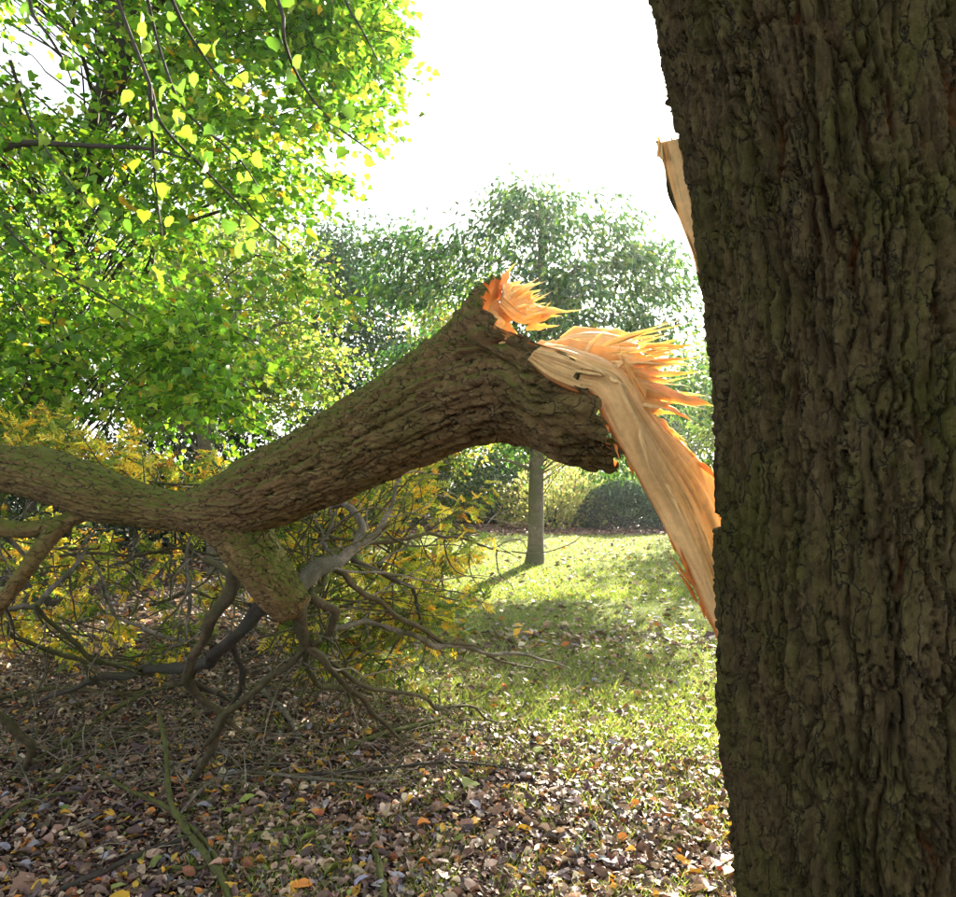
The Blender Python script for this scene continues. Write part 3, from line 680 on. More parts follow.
NB = [
    ([(240, 552), (231, 590), (210, 622), (195, 655), (187, 680), (200, 698), (222, 717), (243, 732)], [20, 18, 15, 13, 13, 11, 9, 4], [3.1, 3.2, 3.5, 3.6], M_BROWN),
    ([(222, 715), (213, 745), (201, 770), (188, 790)], [11, 10, 9, 6], [3.52, 3.8], M_BROWN),
    ([(278, 595), (245, 628), (215, 655), (190, 668), (140, 672), (90, 680), (40, 700)], [24, 22, 18, 15, 12, 9, 5], [3.2, 3.4, 4.2, 4.6], M_DARK),
    ([(232, 640), (243, 670), (241, 690), (225, 715)], [10, 10, 8, 5], [3.4, 3.9], M_DARK),
    ([(195, 663), (190, 680), (205, 690), (230, 700)], [10, 9, 7, 4], [3.6, 4.2], M_DARK),
    ([(320, 640), (290, 665), (255, 690), (225, 715), (205, 745)], [7, 8, 8, 9, 6], [3.1, 3.6], M_BROWN),
    ([(299, 604), (303, 632), (308, 648), (330, 668), (352, 692), (378, 718), (402, 738)], [18, 13, 10, 8, 7, 6, 4], [3.0, 3.2, 4.2], M_BROWN),
    ([(312, 650), (345, 672), (375, 690), (410, 695), (450, 708), (500, 722)], [8, 7, 6, 5, 4, 2], [3.15, 3.6, 4.6], M_BROWN),
    ([(308, 648), (306, 666), (320, 686), (345, 690), (358, 706)], [8, 8, 8, 7, 4], [3.15, 3.9], M_MOSSY),
    ([(296, 590), (318, 567), (340, 560), (356, 545), (363, 528), (352, 510), (334, 498)], [24, 21, 18, 15, 13, 10, 7], [3.05, 3.3, 3.6], M_GREY),
    ([(354, 548), (378, 531), (392, 505), (402, 474), (412, 455)], [9, 8, 6, 5, 2], [3.4, 4.0], M_GREY),
    ([(330, 566), (352, 585), (380, 602), (402, 620), (430, 634), (480, 650), (535, 668)], [9, 8, 7, 7, 6, 4, 2], [3.3, 3.7, 4.8], M_BROWN),
    ([(330, 629), (362, 622), (380, 626), (420, 638), (470, 648), (530, 656), (570, 668)], [8, 9, 8, 7, 6, 4, 2], [3.5, 4.0, 5.0], M_GREY),
    ([(308, 595), (336, 612), (330, 630), (316, 644)], [13, 11, 9, 8], [3.05, 3.3], M_BROWN),
    ([(325, 570), (322, 588), (312, 592), (306, 586)], [8, 10, 9, 7], [3.3, 3.2], M_MOSSY),
    ([(352, 560), (384, 574), (412, 588), (420, 620), (428, 640)], [8, 7, 6, 4, 2], [3.4, 4.2], M_DARK),
    ([(346, 548), (390, 543), (430, 534), (470, 540), (510, 552)], [5, 5, 4, 3, 2], [3.5, 4.6], M_BROWN),
    ([(378, 566), (405, 548), (420, 532), (440, 520)], [4, 4, 3, 2], [3.6, 4.4], M_GREY),
    ([(340, 560), (325, 545), (332, 520), (328, 500)], [5, 5, 4, 2], [3.4, 3.9], M_GREY),
    ([(74, 516), (52, 535), (26, 570), (0, 605), (-40, 650)], [15, 17, 15, 14, 12], [3.4, 3.3, 3.3], M_LOG),
    ([(92, 512), (42, 528), (0, 528), (-60, 518)], [12, 16, 17, 17], [3.36, 3.5], M_LOG),
    ([(-40, 690), (5, 720), (32, 746), (22, 780)], [14, 13, 11, 6], [3.6, 3.85], M_BROWN),
    ([(88, 546), (70, 572), (36, 605), (8, 609), (-20, 600)], [4, 7, 8, 7, 6], [4.0, 3.4], M_GREY),
    ([(36, 604), (60, 630), (92, 660), (130, 668), (152, 674)], [5, 6, 7, 8, 8], [3.5, 4.3], M_MOSSY),
    ([(8, 612), (10, 634), (40, 648), (84, 662), (97, 684)], [4, 5, 6, 6, 4], [3.7, 4.4], M_MOSSY),
    ([(96, 566), (108, 596), (118, 618), (148, 630), (186, 642)], [4, 5, 5, 5, 5], [3.9, 4.0], M_GREY),
    ([(190, 536), (186, 560), (190, 600), (187, 640)], [4, 5, 5, 4], [3.9, 3.9], M_GREY),
    ([(108, 566), (130, 560), (135, 540), (150, 525)], [3, 4, 3, 2], [4.0, 4.2], M_GREY),
    ([(60, 556), (90, 552), (130, 556), (170, 548), (215, 556)], [4, 4, 4, 4, 3], [4.2, 4.2], M_BROWN),
    ([(30, 560), (15, 545), (0, 532), (-30, 530)], [6, 7, 8, 9], [4.0, 3.8], M_GREY),
    ([(150, 605), (190, 592), (225, 600), (262, 616)], [4, 5, 4, 3], [4.3, 4.0], M_BROWN),
    ([(205, 560), (225, 572), (236, 585), (262, 590)], [8, 7, 6, 4], [3.6, 3.3], M_BROWN),
]
def stub_twig(o, p3, r, k):
    rk = np.random.default_rng(k + 77); i_ = int(rk.integers(1, len(p3) - 1)); d = unit(unit(p3[i_] - p3[i_ - 1]) * .5 + rk.normal(0, .7, 3)); L = rk.uniform(.03, .10)
    limb('twig', [p3[i_], p3[i_] + d * L * .5, p3[i_] + d * L], [r, r * .8, r * .6], o.data.materials[0], o, 6, .03, .2, k)
tips = []
for k, (pp, ww, yy, mt) in enumerate(NB):
    o, p3 = br(pp, ww, yy, mt, 10 + k, sides=11, step=.03) if mt is not M_LOG else carved(pp, ww, np.interp(np.linspace(0, 1, len(pp)), np.linspace(0, 1, len(yy)), yy), 10 + k, None, 130, 40); tips.append((o, p3))
    if len(p3) > 3:
        for m in range(3): stub_twig(o, p3, max(.003, .3 * ww[1] * 3.4 / F / 2), 40 * k + m)
# smaller crooked branchlets growing out of those branches
yl_pos, yl_dir = [], []
for k in range(260):
    o, p3 = tips[R_.integers(6, len(tips))]
    kk = R_.integers(1, len(p3)); p = p3[kk].copy() + NRM(3, .01)
    d = unit(p3[kk] - p3[kk - 1]) + NRM(3, .55) + np.array([0, .55, .05]); d = unit(d)
    pts = [p]; n = int(U(5, 9)); stp = U(.05, .12)
    for _ in range(n):
        d = unit(d + NRM(3, .32) + np.array([0, .04, .02 if p[2] < .5 else -.05])); p = p + d * stp
        p[2] = max(p[2], .015); p[1] = max(p[1], 3.15); pts.append(p.copy())
    r0 = U(.0025, .0065)
    limb('twig', pts, np.linspace(r0, .0015, len(pts)), (M_PALE, M_BROWN, M_GREY, M_MOSSY)[int(U(0, 3.99))], o, 5, .06, .1, k)
    for t in pts[2:]:
        yl_pos.append(t); yl_dir.append(d)
# yellow foliage still on the fallen crown
YC = [(.84, .62, .05), (.88, .70, .10), (.70, .40, .03), (.58, .58, .07), (.32, .42, .05), (.13, .23, .04), (.40, .20, .05)]; YW = [3, 2.2, 1.2, 2.4, 3, 3, .8]
def blob(n, xr, yr, dr, keep=None):
    out = []
    while len(out) < n:
        x, y, d = U(*xr), U(*yr), U(*dr)
        if keep and not keep(x, y): continue
        p = P(x, y, d)
        if p[2] < .05: continue
        if fbm(np.array([p[0] * 3.2 + 11]), np.array([p[2] * 3.2 + 5]), np.array([p[1] * 2 + 3]), s=23, o=2)[0] < .43: continue
        out.append(p)
    return out
def kA(x, y): return ((x - 365) / 118) ** 2 + ((y - 560) / 110) ** 2 < 1 + .25 * math.sin(x * .09) * math.cos(y * .07)
cl_c = blob(215, (240, 500), (450, 690), (3.9, 6.0), kA) + blob(150, (-120, 250), (500, 660), (4.2, 6.8)) + blob(40, (20, 150), (420, 480), (4.2, 5.2), lambda x, y: y > 425 + (x - 40) * .28) + blob(20, (-60, 40), (425, 470), (4.2, 5.2)) + blob(26, (140, 220), (462, 500), (4.6, 6), None)
lp, ld, ln = [], [], []
tw = MB()
for c in cl_c:
    out = unit(np.array([c[0] + 1.0, c[1] - 3.4, c[2] - .7]) + NRM(3, .35)); p = c - out * .3
    pts = [p - out * .25 + NRM(3, .06), p, c, c + out * .2 + np.array([0, 0, -.05])]
    tw.add(*tube(pts, [.006, .005, .003, .0012], 4, .1, .0, 1))
    n = int(U(13, 22))
    for f in U(-.2, .28, n):
        lp.append(c + out * f + NRM(3, .02)); a = unit(out * .5 + NRM(3, .6) + np.array([0, 0, -.15])); ld.append(a); ln.append(unit(np.array([0, -.15, 1.0]) + NRM(3, .45)))
tw.build('branchlets', M_BROWN, fallen)['kind'] = 'stuff'
lp, ld, ln = np.array(lp), np.array(ld), np.array(ln); sz = U(.05, .125, len(lp)); yc = pick(YC, YW, len(lp), .14)
yc = np.where((fbm(lp[:, 0] * 1.8, lp[:, 2] * 1.8, lp[:, 1] * 1.8, s=51, o=2) > .52)[:, None] & (R_.uniform(0, 1, len(lp)) < .55)[:, None], pick([(.10, .19, .03), (.26, .33, .04)], [1, 1], len(lp)), yc)
near = np.argsort(lp[:, 1] - 12 * sz)[:300]; rest = np.setdiff1d(np.arange(len(lp)), near)
leaves('foliage', lp[rest], ld[rest], ln[rest], sz[rest], T_PIN, yc[rest], M_YEL, fallen)
def single_leaves(name, pos, d, nrm, size, tmpl, cols, mat, parents):
    """every leaf its own object; leaves of one colour share a mesh"""
    from mathutils import Matrix
    tv, tf = tmpl; K = 9; mesh = []
    idx = np.linspace(0, len(cols) - 1, K).astype(int)
    for k in range(K):
        v = tv.copy(); v[:, 2] += NRM(len(v), .025) + .25 * U(-.3, .8) * v[:, 0] ** 2
        o = obj(name, v, tf, np.full(len(tf), 3), mat, None, False, None, np.repeat(cols[idx[k]][None], len(v), 0), link=False); mesh.append(o.data); bpy.data.objects.remove(o)
    out = []
    d = unit(d); side = unit(np.cross(d, nrm)); nn = np.cross(side, d)
    for k in range(len(pos)):
        o = bpy.data.objects.new(name, mesh[int(R_.integers(K))]); C.objects.link(o)
        m = Matrix(((side[k, 0], d[k, 0], nn[k, 0]), (side[k, 1], d[k, 1], nn[k, 1]), (side[k, 2], d[k, 2], nn[k, 2]))).to_4x4() @ Matrix.Scale(float(size[k]), 4)
        m.translation = Vector(pos[k])
        par = parents[k] if isinstance(parents, list) else parents
        if par is not None:
            o.parent = par; o.matrix_parent_inverse = WORLD_INV(par)
        o.matrix_basis = m
        out.append(o)
    return out
single_leaves('leaf', lp[near], ld[near], ln[near], sz[near], T_PIN, yc[near], M_YEL, fallen)

# ------------------------------------------------------------------ trees, built as trunk, limbs and leafy sprays
def tree(name, label, base, trunk_pts, trunk_r, targets, spray_r, n_leaf, tmpl, size, cols, wts, lmat, bmat=M_TREE, cat='tree', group=None, dirf=None, flat=.35, n_limb=9, droop=.25, limb_r=.05, twig_sub=4, up=1.0, spread=.4):
    """targets: spray centres; leaves lie along the side shoots of each spray"""
    t = thing(name, label, cat, base, group)
    tp_ = np.array(trunk_pts, float)
    limb('trunk', tp_, trunk_r, bmat, t, 16, .10, .10, 5)
    tsm, trs = smooth_path(tp_, trunk_r, .15)
    targets = np.array(targets); K = len(targets)
    big = set(R_.choice(K, min(n_limb, K), replace=False).tolist())
    fine = MB(); LP, LD, LN = [], [], []
    for k, c in enumerate(targets):
        hd = np.linalg.norm(tsm[:, :2] - c[:2], axis=1)
        a = int(np.argmin(np.abs(tsm[:, 2] - (c[2] - .45 * hd)) + .02 * hd)); s = tsm[a]
        mid = s * .5 + c * .5 + np.array([0, 0, .12 * np.linalg.norm(c - s)]) + NRM(3, .10)
        q1 = s * .22 + mid * .78 + NRM(3, .06)
        if dirf is None: out = unit(unit(c - s) + np.array([0, 0, -droop]) + NRM(3, .25))
        else: out = unit(np.array(dirf) + NRM(3, .28))
        e = c + out * spray_r
        pth = [s, q1, mid, c - out * spray_r * .3, e]
        if k in big: limb('limb', pth, [limb_r, limb_r * .75, limb_r * .5, limb_r * .25, .004], bmat, t, 7, .15, .15, k)
        else: fine.add(*tube(pth, [limb_r * .3, limb_r * .22, limb_r * .14, .005, .002], 3, .45, .0, 1))
        nrm = unit(np.array([0, 0, up]) + NRM(3, .22)); side = unit(np.cross(out, nrm))
        for m in range(twig_sub):
            f = U(-.8, .9); sd = (1 if m % 2 else -1); dd = unit(out * .6 + side * sd * U(.4, 1.0) + NRM(3, .18)); st_ = c + out * spray_r * f; ln_ = spray_r * U(.5, 1.1)
            fine.add(*tube([st_, st_ + dd * ln_ * .5 + NRM(3, .02), st_ + dd * ln_ + np.array([0, 0, -.12 * ln_])], [.006, .004, .002], 3, .3, 0, 1))
        N = int(n_leaf * U(.6, 1.4))
        lx = U(-1, 1.1, N); ly = NRM(N, .45); lz = NRM(N, flat * .5)
        q_ = c + out * (lx * spray_r)[:, None] + side * (ly * spray_r)[:, None] + nrm * (lz * spray_r)[:, None]
        LP.append(q_); LD.append(unit(out[None] * .5 + side[None] * np.sign(ly)[:, None] * .4 + NRM((N, 3), .45) + np.array([0, 0, -droop]))); LN.append(unit(nrm[None] + NRM((N, 3), spread)))
    fine.build('twigs', bmat, t)['kind'] = 'stuff'
    LP, LD, LN = np.vstack(LP), np.vstack(LD), np.vstack(LN); N = len(LP)
    leaves('crown', LP, LD, LN, U(size[0], size[1], N), tmpl, pick(cols, wts, N), lmat, t)
    return t
def sample(n, fn, box):
    out = []
    while len(out) < n:
        p = [U(a, b) for a, b in box]
        if fn(*p): out.append(p)
    return out
# --- maple at upper left
edge = np.array([(-200, 390), (-60, 385), (0, 372), (40, 378), (80, 372), (110, 350), (150, 335), (185, 315), (215, 330), (250, 320), (300, 318), (360, 310), (420, 250), (450, 120)], float)
def in_maple(x, y, d): 
    if x > np.interp(y, edge[:, 0], edge[:, 1]) - 30 - 10 * math.sin(y * .13 + d): return False
    if 225 < x < 300 and 70 < y < 112: return False
    if y > 415 + .0 * x - 40 * math.sin(x * .02): return False
    return True
mt_ = [P(x, y, d) for x, y, d in sample(150, in_maple, ((-260, 390), (-140, 430), (5.8, 8.0)))]
mt_ += [P(x, y, d) for x, y, d in sample(24, lambda x, y, d: x < np.interp(y, edge[:, 0], edge[:, 1]) - 12, ((310, 380), (-30, 125), (6.2, 8.2)))]
mt_ += [P(x, y, d) for x, y, d in sample(30, lambda x, y, d: True, ((-80, 215), (300, 425), (6.2, 9.5)))]
mt_ += [P(x, y, d) for x, y, d in sample(40, lambda x, y, d: in_maple(x, y, d) and x > 150 and y < 215, ((150, 390), (-60, 215), (6.0, 8.5)))]
maple = tree('maple_tree', 'bright green sunlit broadleaf tree filling the upper left', (-5.0, 8.6, 0),
             [(-5.0, 8.6, -.05), (-4.95, 8.55, 1.2), (-4.75, 8.3, 2.8), (-4.3, 8.0, 4.4), (-3.6, 7.6, 6.0), (-3.2, 7.4, 7.6)], [.20, .17, .15, .13, .10, .06], mt_, .60, 160, T_BROAD, (.055, .10),
             [(.16, .32, .03), (.24, .40, .04), (.085, .20, .025), (.40, .46, .06), (.62, .40, .03)], [4, 3.5, 3, 1.5, .25], M_LEAF, M_DARK, dirf=(.75, -.35, -.42), flat=.30, n_limb=16, limb_r=.045, spread=.5)
# thick crooked limb seen at the top of the frame
limb('limb', [P(60, -120, 7.0), P(100, -20, 6.6), P(118, 28, 6.4), P(127, 62, 6.4), P(120, 95, 6.5)], [.10, .09, .075, .05, .02], M_DARK, maple, 10, .08)
limb('limb', [P(-40, 160, 6.2), P(10, 146, 5.8), P(30, 143, 5.7), P(90, 146, 5.6), P(150, 149, 5.5), P(190, 160, 5.4)], [.05, .03, .022, .018, .013, .005], M_DARK, maple, 7, .08)
# overhanging shoots of large leaves near the camera; the bearing limb passes above the frame
near_limb = limb('limb', [(-3.4, 7.5, 7.0), (-2.9, 6.2, 6.2), (-2.3, 4.8, 5.3), (-1.8, 3.9, 4.6), (-1.45, 3.3, 4.15), (-.6, 3.1, 3.95)], [.07, .06, .05, .04, .03, .02], M_DARK, maple, 9, .15)
NS = [([(95, -95), (118, 0), (150, 85), (162, 125), (205, 170), (250, 215), (290, 250)], 3.1), ([(40, -90), (30, 0), (48, 35), (64, 60), (72, 82)], 3.3), ([(225, -95), (278, 0), (284, 40), (300, 80), (330, 120), (372, 152)], 3.2),
      ([(140, -90), (172, 0), (190, 35), (215, 72), (228, 88)], 3.3), ([(150, 85), (152, 130), (156, 190), (162, 235)], 3.1), ([(120, -80), (145, -10), (160, 50), (185, 110), (240, 160), (268, 205)], 3.6), ([(10, 60), (30, 120), (60, 170), (110, 230)], 4.2), ([(-20, 200), (40, 260), (90, 290), (140, 320)], 4.4), ([(330, -60), (345, 0), (362, 30), (378, 60)], 4.0)]
bp, bd, bn, bpar = [], [], [], []
for k, (pp, y) in enumerate(NS):
    p3 = [P(a, b, y + .10 * math.sin(i_ * 1.7 + k)) for i_, (a, b) in enumerate(pp)]
    o = limb('shoot', p3, np.linspace(.010, .003, len(p3)), M_DARK, maple, 6, .05, .1, k)
    sm, _ = smooth_path(p3, np.ones(len(p3)), .05)
    for s in sm:
        if s[2] > 3.9: continue
        for _ in range(2):
            if U(0, 1) < .5: bp.append(s + NRM(3, .05)); bd.append(unit(np.array([.35, -.1, -.75]) + NRM(3, .5))); bn.append(unit(np.array([.35, -.25, .6]) + NRM(3, .7))); bpar.append(maple)
bp, bd, bn = np.array(bp)[:300], np.array(bd)[:300], np.array(bn)[:300]
bc = pick([(.32, .40, .03), (.20, .31, .035), (.10, .19, .03), (.30, .42, .05), (.60, .45, .03)], [1.2, 3, 5, 2, .2], 40)
single_leaves('leaf', bp, bd, bn, U(.04, .075, len(bp)), T_MAPLE, bc, M_LEAF, maple)

# --- pale tree behind with snaking limbs, left of centre
p2 = [P(x, y, d) for x, y, d in sample(95, lambda x, y, d: y > 225 + .35 * abs(x - 230) and y < 425 - .15 * abs(x - 200), ((40, 335), (215, 425), (11.5, 14.0)))]
pale = tree('hazel_tree', 'pale yellow green tree with crooked bare limbs behind the fallen stem', (-3.9, 11.2, 0),
            [(-3.9, 11.2, -.05), (-3.95, 11.15, 1.4), (-4.05, 11.1, 2.2), (-3.8, 11, 3.0), (-3.5, 11, 3.9)], [.14, .12, .11, .08, .04], p2, .75, 150, T_BROAD, (.06, .11),
            [(.19, .28, .06), (.28, .34, .09), (.12, .20, .05), (.45, .38, .12), (.60, .28, .03)], [4, 3, 3, 1, .25], M_LEAF, M_TREE, dirf=(.5, -.3, -.25), flat=.3, n_limb=10, limb_r=.035)
for pp, y, r in (([(122, 372), (124, 350), (130, 335), (128, 325)], 8.6, .07), ([(122, 374), (135, 378), (152, 370), (165, 385), (190, 396), (225, 402), (260, 398)], 8.6, .06), ([(148, 420), (148, 395), (152, 372)], 8.6, .055), ([(128, 326), (115, 318), (98, 300), (70, 270)], 8.4, .05), ([(165, 416), (172, 405), (176, 390)], 8.8, .04)):
    limb('limb', [P(a, b, y) for a, b in pp], np.linspace(r, r * .5, len(pp)), M_TREE, maple, 8, .08, .2, 3)

# --- lawn tree in the middle
lb = G(535, 563); lY = lb[1]
def in_lawn(x, y, d):
    e = (((x - 540) / 182) ** 2 + ((y - 325) / 146) ** 2 + ((d - lY) / 2.0) ** 2) * (1.45 - .9 * vn(np.array([x * .016]), np.array([y * .02]), np.array([d * .9]), s=36)[0])
    return e < 1 and e > .06 and vn(np.array([x * .022]), np.array([y * .028]), np.array([d * 1.1]), s=6)[0] > .53
p3_ = [P(x, y, d) for x, y, d in sample(330, in_lawn, ((365, 715), (190, 470), (lY - 2.5, lY + 2.5)))]
gaps = [(G(505, 775), .40), (G(600, 720), .46), (G(640, 830), .46), (G(440, 800), .25)]     # openings in the crown that let the sun through
def sun_foot(c): return c - np.array(SUN) * c[2] / SUN.z
p3_ = [c for c in p3_ if all(np.hypot(*(sun_foot(c) - g)[:2]) > r + .12 for g, r in gaps)]
lawn_tree = tree('lawn_tree', 'round crowned dark green tree with slim bare trunk on the lawn', tuple(lb),
     [(lb[0], lY, -.05), (lb[0] + .02, lY, .4), (lb[0] + .02, lY, 1.6), (lb[0] + .08, lY, 2.7), (lb[0] + .12, lY, 4.2), (lb[0] + .1, lY, 5.6)], [.17, .135, .12, .115, .07, .025], p3_, .48, 76, T_LANCE, (.10, .165),
     [(.065, .15, .058), (.10, .20, .06), (.045, .115, .06), (.20, .28, .06)], [4, 3, 2.5, 2], M_LEAFG, M_TREE, flat=.5, n_limb=12, limb_r=.035, droop=.55, spread=.6)
limb('limb', [P(534, 470, lY), P(522, 466, lY - .1), P(505, 460, lY - .3), P(490, 462, lY - .5)], [.035, .03, .022, .01], M_TREE, lawn_tree, 7, .1)

# --- trees further back
BG = [  # name, label, base x px, depth, crown (x0,x1,y0,y1), leaf colours, sprays, leaves
    ('background_tree', 'bluish green tree between the maple and the lawn tree', 338, 19, (268, 415, 215, 450), [(.05, .11, .06), (.08, .15, .07), (.04, .08, .05)], 110, 120, T_LANCE),
    ('background_tree', 'yellowing thin crowned tree behind the left of the lawn tree', 440, 22, (380, 500, 285, 470), [(.26, .30, .06), (.16, .24, .05), (.40, .34, .06)], 90, 90, T_DIAM),
    ('background_tree', 'tall green tree far behind the maple at the left edge', 20, 24, (-200, 140, 60, 450), [(.08, .16, .03), (.13, .22, .04)], 150, 110, T_DIAM),
    ('background_tree', 'mid green tree far behind the crooked pale limbs', 200, 23, (90, 300, 190, 450), [(.10, .18, .04), (.18, .24, .05), (.28, .26, .06)], 130, 110, T_DIAM),
    ('background_tree', 'light leaved tree just left of the standing trunk', 735, 42, (640, 850, 300, 470), [(.16, .24, .05), (.09, .16, .04), (.30, .32, .07)], 80, 100, T_LANCE),
    ('background_tree', 'slender small leaved tree at the lawn edge beside the standing trunk', 722, 21, (684, 800, 305, 480), [(.14, .22, .05), (.09, .16, .04), (.26, .30, .07)], 70, 110, T_LANCE),
    ('background_tree', 'distant dark green tree low behind the left side of the slim lawn trunk', 490, 45, (430, 560, 388, 475), [(.06, .12, .03), (.10, .17, .04)], 60, 110, T_DIAM),
    ('background_tree', 'distant olive green tree low behind the end of the fallen stem', 590, 48, (530, 660, 392, 475), [(.07, .13, .03), (.13, .19, .05)], 60, 110, T_DIAM),
    ('background_tree', 'distant green tree low behind the hanging torn strip', 680, 46, (620, 750, 386, 475), [(.06, .12, .035), (.11, .18, .05)], 60, 110, T_DIAM),
    ('background_tree', 'green tree hidden mostly behind the standing trunk', 950, 46, (860, 1100, 250, 460), [(.08, .15, .04), (.12, .2, .05)], 110, 100, T_DIAM),
]
for k, (nm, lab, bx, d, (x0, x1, y0, y1), cc, ns, nl, tm) in enumerate(BG):
    b = np.array([(bx - CX) / F * d, d, 0]); cx, cy = (x0 + x1) / 2, (y0 + y1) / 2; dr = (x1 - x0) / 2 / F * d
    tg = [P(*p) for p in sample(ns, lambda x, y, q: ((x - cx) / (x1 - x0) * 2) ** 2 + ((y - cy) / (y1 - y0) * 2) ** 2 + ((q - d) / dr) ** 2 < 1, ((x0, x1), (y0, y1), (d - dr, d + dr)))]
    ztop = CAMZ + (HZ - y0) / F * d
    tree(nm, lab, tuple(b), [(b[0], d, -.1), (b[0] + .05, d, ztop * .3), (b[0] - .05, d, ztop * .6), (b[0], d, ztop * .92)], [.2, .16, .11, .03], tg, .8 * max(1, d / 24), nl, tm, (.13 * max(1, d / 26), .22 * max(1, d / 26)), cc, [1] * len(cc), M_LEAF if k != 0 else M_LEAFG, M_TREE, group='trees beyond the lawn', flat=.6, n_limb=8, limb_r=.05, droop=.3, spread=.6)

# ------------------------------------------------------------------ shrubs at the back of the lawn
def shrub(name, label, bx, by, wpx, hpx, n, size, cols, wts, mat, tmpl, stems=7, lump=.25, dens=1.0, group='shrubs along the back of the lawn', dscale=1.0, upright=.3):
    b = G(bx, by); d = b[1]; W = wpx / F * d / 2; H = hpx / F * d; D = W * dscale
    t = thing(name, label, 'shrub', tuple(b), group)
    th_ = U(0, 2 * math.pi, n); u = U(0, 1, n); r = (1 - .75 * R_.random(n) ** 2.2 * dens)
    ph = np.arccos(1 - u * 1.12); ph = np.clip(ph, 0, 1.75)
    dirv = np.stack([np.sin(ph) * np.cos(th_), np.sin(ph) * np.sin(th_), np.cos(ph)], -1)
    lum = 1 + lump * (fbm(dirv[:, 0] * 2.6 + 9, dirv[:, 1] * 2.6 + 9, dirv[:, 2] * 2.6 + bx, s=3, o=3) - .5) * 2
    p = dirv * (r * lum)[:, None] * np.array([W, D, H * .92]) + b + np.array([0, 0, H * .08]); p[:, 2] = np.maximum(p[:, 2], .04)
    leaves('foliage', p, unit(dirv + NRM((n, 3), .5) + np.array([0, 0, upright])), unit(dirv * .6 + np.array([0, 0, .6]) + NRM((n, 3), .5)), U(size[0], size[1], n), tmpl, pick(cols, wts, n), mat, t)
    for k in range(stems):
        a = U(0, 6.28); e = b + np.array([math.cos(a) * W * .55, math.sin(a) * D * .55, H * U(.5, .75)])
        limb('stem', [b + NRM(3, .05) * np.array([1, 1, 0]) - np.array([0, 0, .03]), b * .5 + e * .5 + NRM(3, .05), e], [.03, .02, .006], M_DARK, t, 6, .15, .1, k)
    return t
shrub('clipped_shrub', 'low dense blue green dome shaped shrub at the back of the lawn', 622, 527, 92, 44, 12000, (.06, .11), [(.030, .060, .048), (.045, .085, .06), (.022, .045, .035)], [1, 1, 1], M_EVER, T_NEEDLE, lump=.10, dens=.6)
shrub('pale_shrub', 'loose pale pinkish leaved shrub behind the slim lawn trunk', 553, 525, 105, 62, 4200, (.10, .17), [(.42, .40, .20), (.30, .32, .14), (.46, .32, .24), (.16, .2, .07)], [2, 2, 1, 1], M_LEAF, T_LANCE, lump=.35, dens=1.1, stems=12)
shrub('evergreen_shrub', 'dark green rounded shrub left of the slim lawn trunk', 500, 520, 92, 66, 9000, (.08, .14), [(.03, .08, .03), (.05, .11, .03), (.10, .17, .04)], [2, 2, 1], M_EVER, T_DIAM)
shrub('evergreen_shrub', 'fresh green shrub rising behind the low dome shaped shrub', 615, 517, 120, 74, 9000, (.10, .18), [(.05, .13, .03), (.10, .20, .04), (.20, .30, .05)], [2, 2, 1], M_LEAF, T_LANCE)
shrub('evergreen_shrub', 'green shrub at the lawn edge just left of the standing trunk', 715, 519, 110, 60, 8000, (.10, .17), [(.06, .13, .03), (.12, .2, .05)], [2, 1], M_LEAF, T_DIAM)
shrub('evergreen_shrub', 'dark shrub behind the yellow leaves of the fallen crown', 415, 521, 130, 90, 10000, (.09, .16), [(.04, .09, .03), (.08, .15, .04), (.2, .24, .05)], [2, 2, 1], M_LEAF, T_DIAM)
shrub('evergreen_shrub', 'very dark evergreen thicket seen above the dip of the fallen stem', 190, 545, 230, 135, 15000, (.08, .14), [(.018, .045, .020), (.028, .060, .024)], [1, 1], M_EVER, T_DIAM, dscale=.7)
shrub('evergreen_shrub', 'dark evergreen thicket behind the fallen stem at the left edge', -30, 545, 250, 130, 12000, (.08, .14), [(.022, .05, .022), (.04, .08, .024)], [1, 1], M_EVER, T_DIAM, dscale=.7)
shrub('evergreen_shrub', 'dark shrub low behind the fallen branches left of the lawn', 315, 535, 150, 100, 8000, (.08, .14), [(.025, .06, .025), (.05, .10, .03)], [1, 1], M_EVER, T_DIAM)
shrub('evergreen_shrub', 'dark hedge shrub mostly hidden behind the standing trunk', 850, 522, 180, 110, 9000, (.10, .18), [(.03, .07, .03), (.05, .11, .03)], [1, 1], M_EVER, T_DIAM)

# ------------------------------------------------------------------ fallen leaves, twigs, grass
LC = [(.12, .075, .052), (.22, .145, .10), (.40, .285, .185), (.58, .45, .31), (.62, .37, .04), (.55, .20, .03), (.30, .10, .035), (.20, .24, .05), (.30, .30, .32), (.085, .055, .055)]
LW = [3.2, 3, 2.6, 1.3, .55, .35, .5, .35, .6, 2.2]
def frustum_xy(n, y0, y1, x0=-1.15, x1=.75, pw=1.0):
    y = y0 * (y1 / y0) ** (R_.random(n) ** pw); return U(x0, x1, n) * y * .72, y
def litter(n, y0, y1, smin, smax, lift, tm):
    x, y = frustum_xy(n, y0, y1); tf = turf(x, y) + .9 * (fbm(x * 3 + 40, y * 3 + 40, s=55, o=3) - .5); k = R_.random(n) < np.where(y < 7.2, 1 - .45 * tf, 1 - .75 * tf)
    x, y = x[k], y[k]; n = len(x); a = U(0, 2 * math.pi, n); tilt = NRM(n, .30)
    return np.stack([x, y, gz(x, y) + U(.004, lift, n)], -1), np.stack([np.cos(a), np.sin(a), tilt], -1), unit(np.array([0, 0, 1.0]) + NRM((n, 3), .38)), (smin + (smax * 1.25 - smin) * R_.random(n) ** 1.8)
la = litter(18000, 2.3, 8, .020, .060, .028, 0); lb_ = litter(10000, 2.3, 8, .018, .060, .03, 0); lc_ = litter(26000, 6.5, 19, .05, .10, .035, 0)
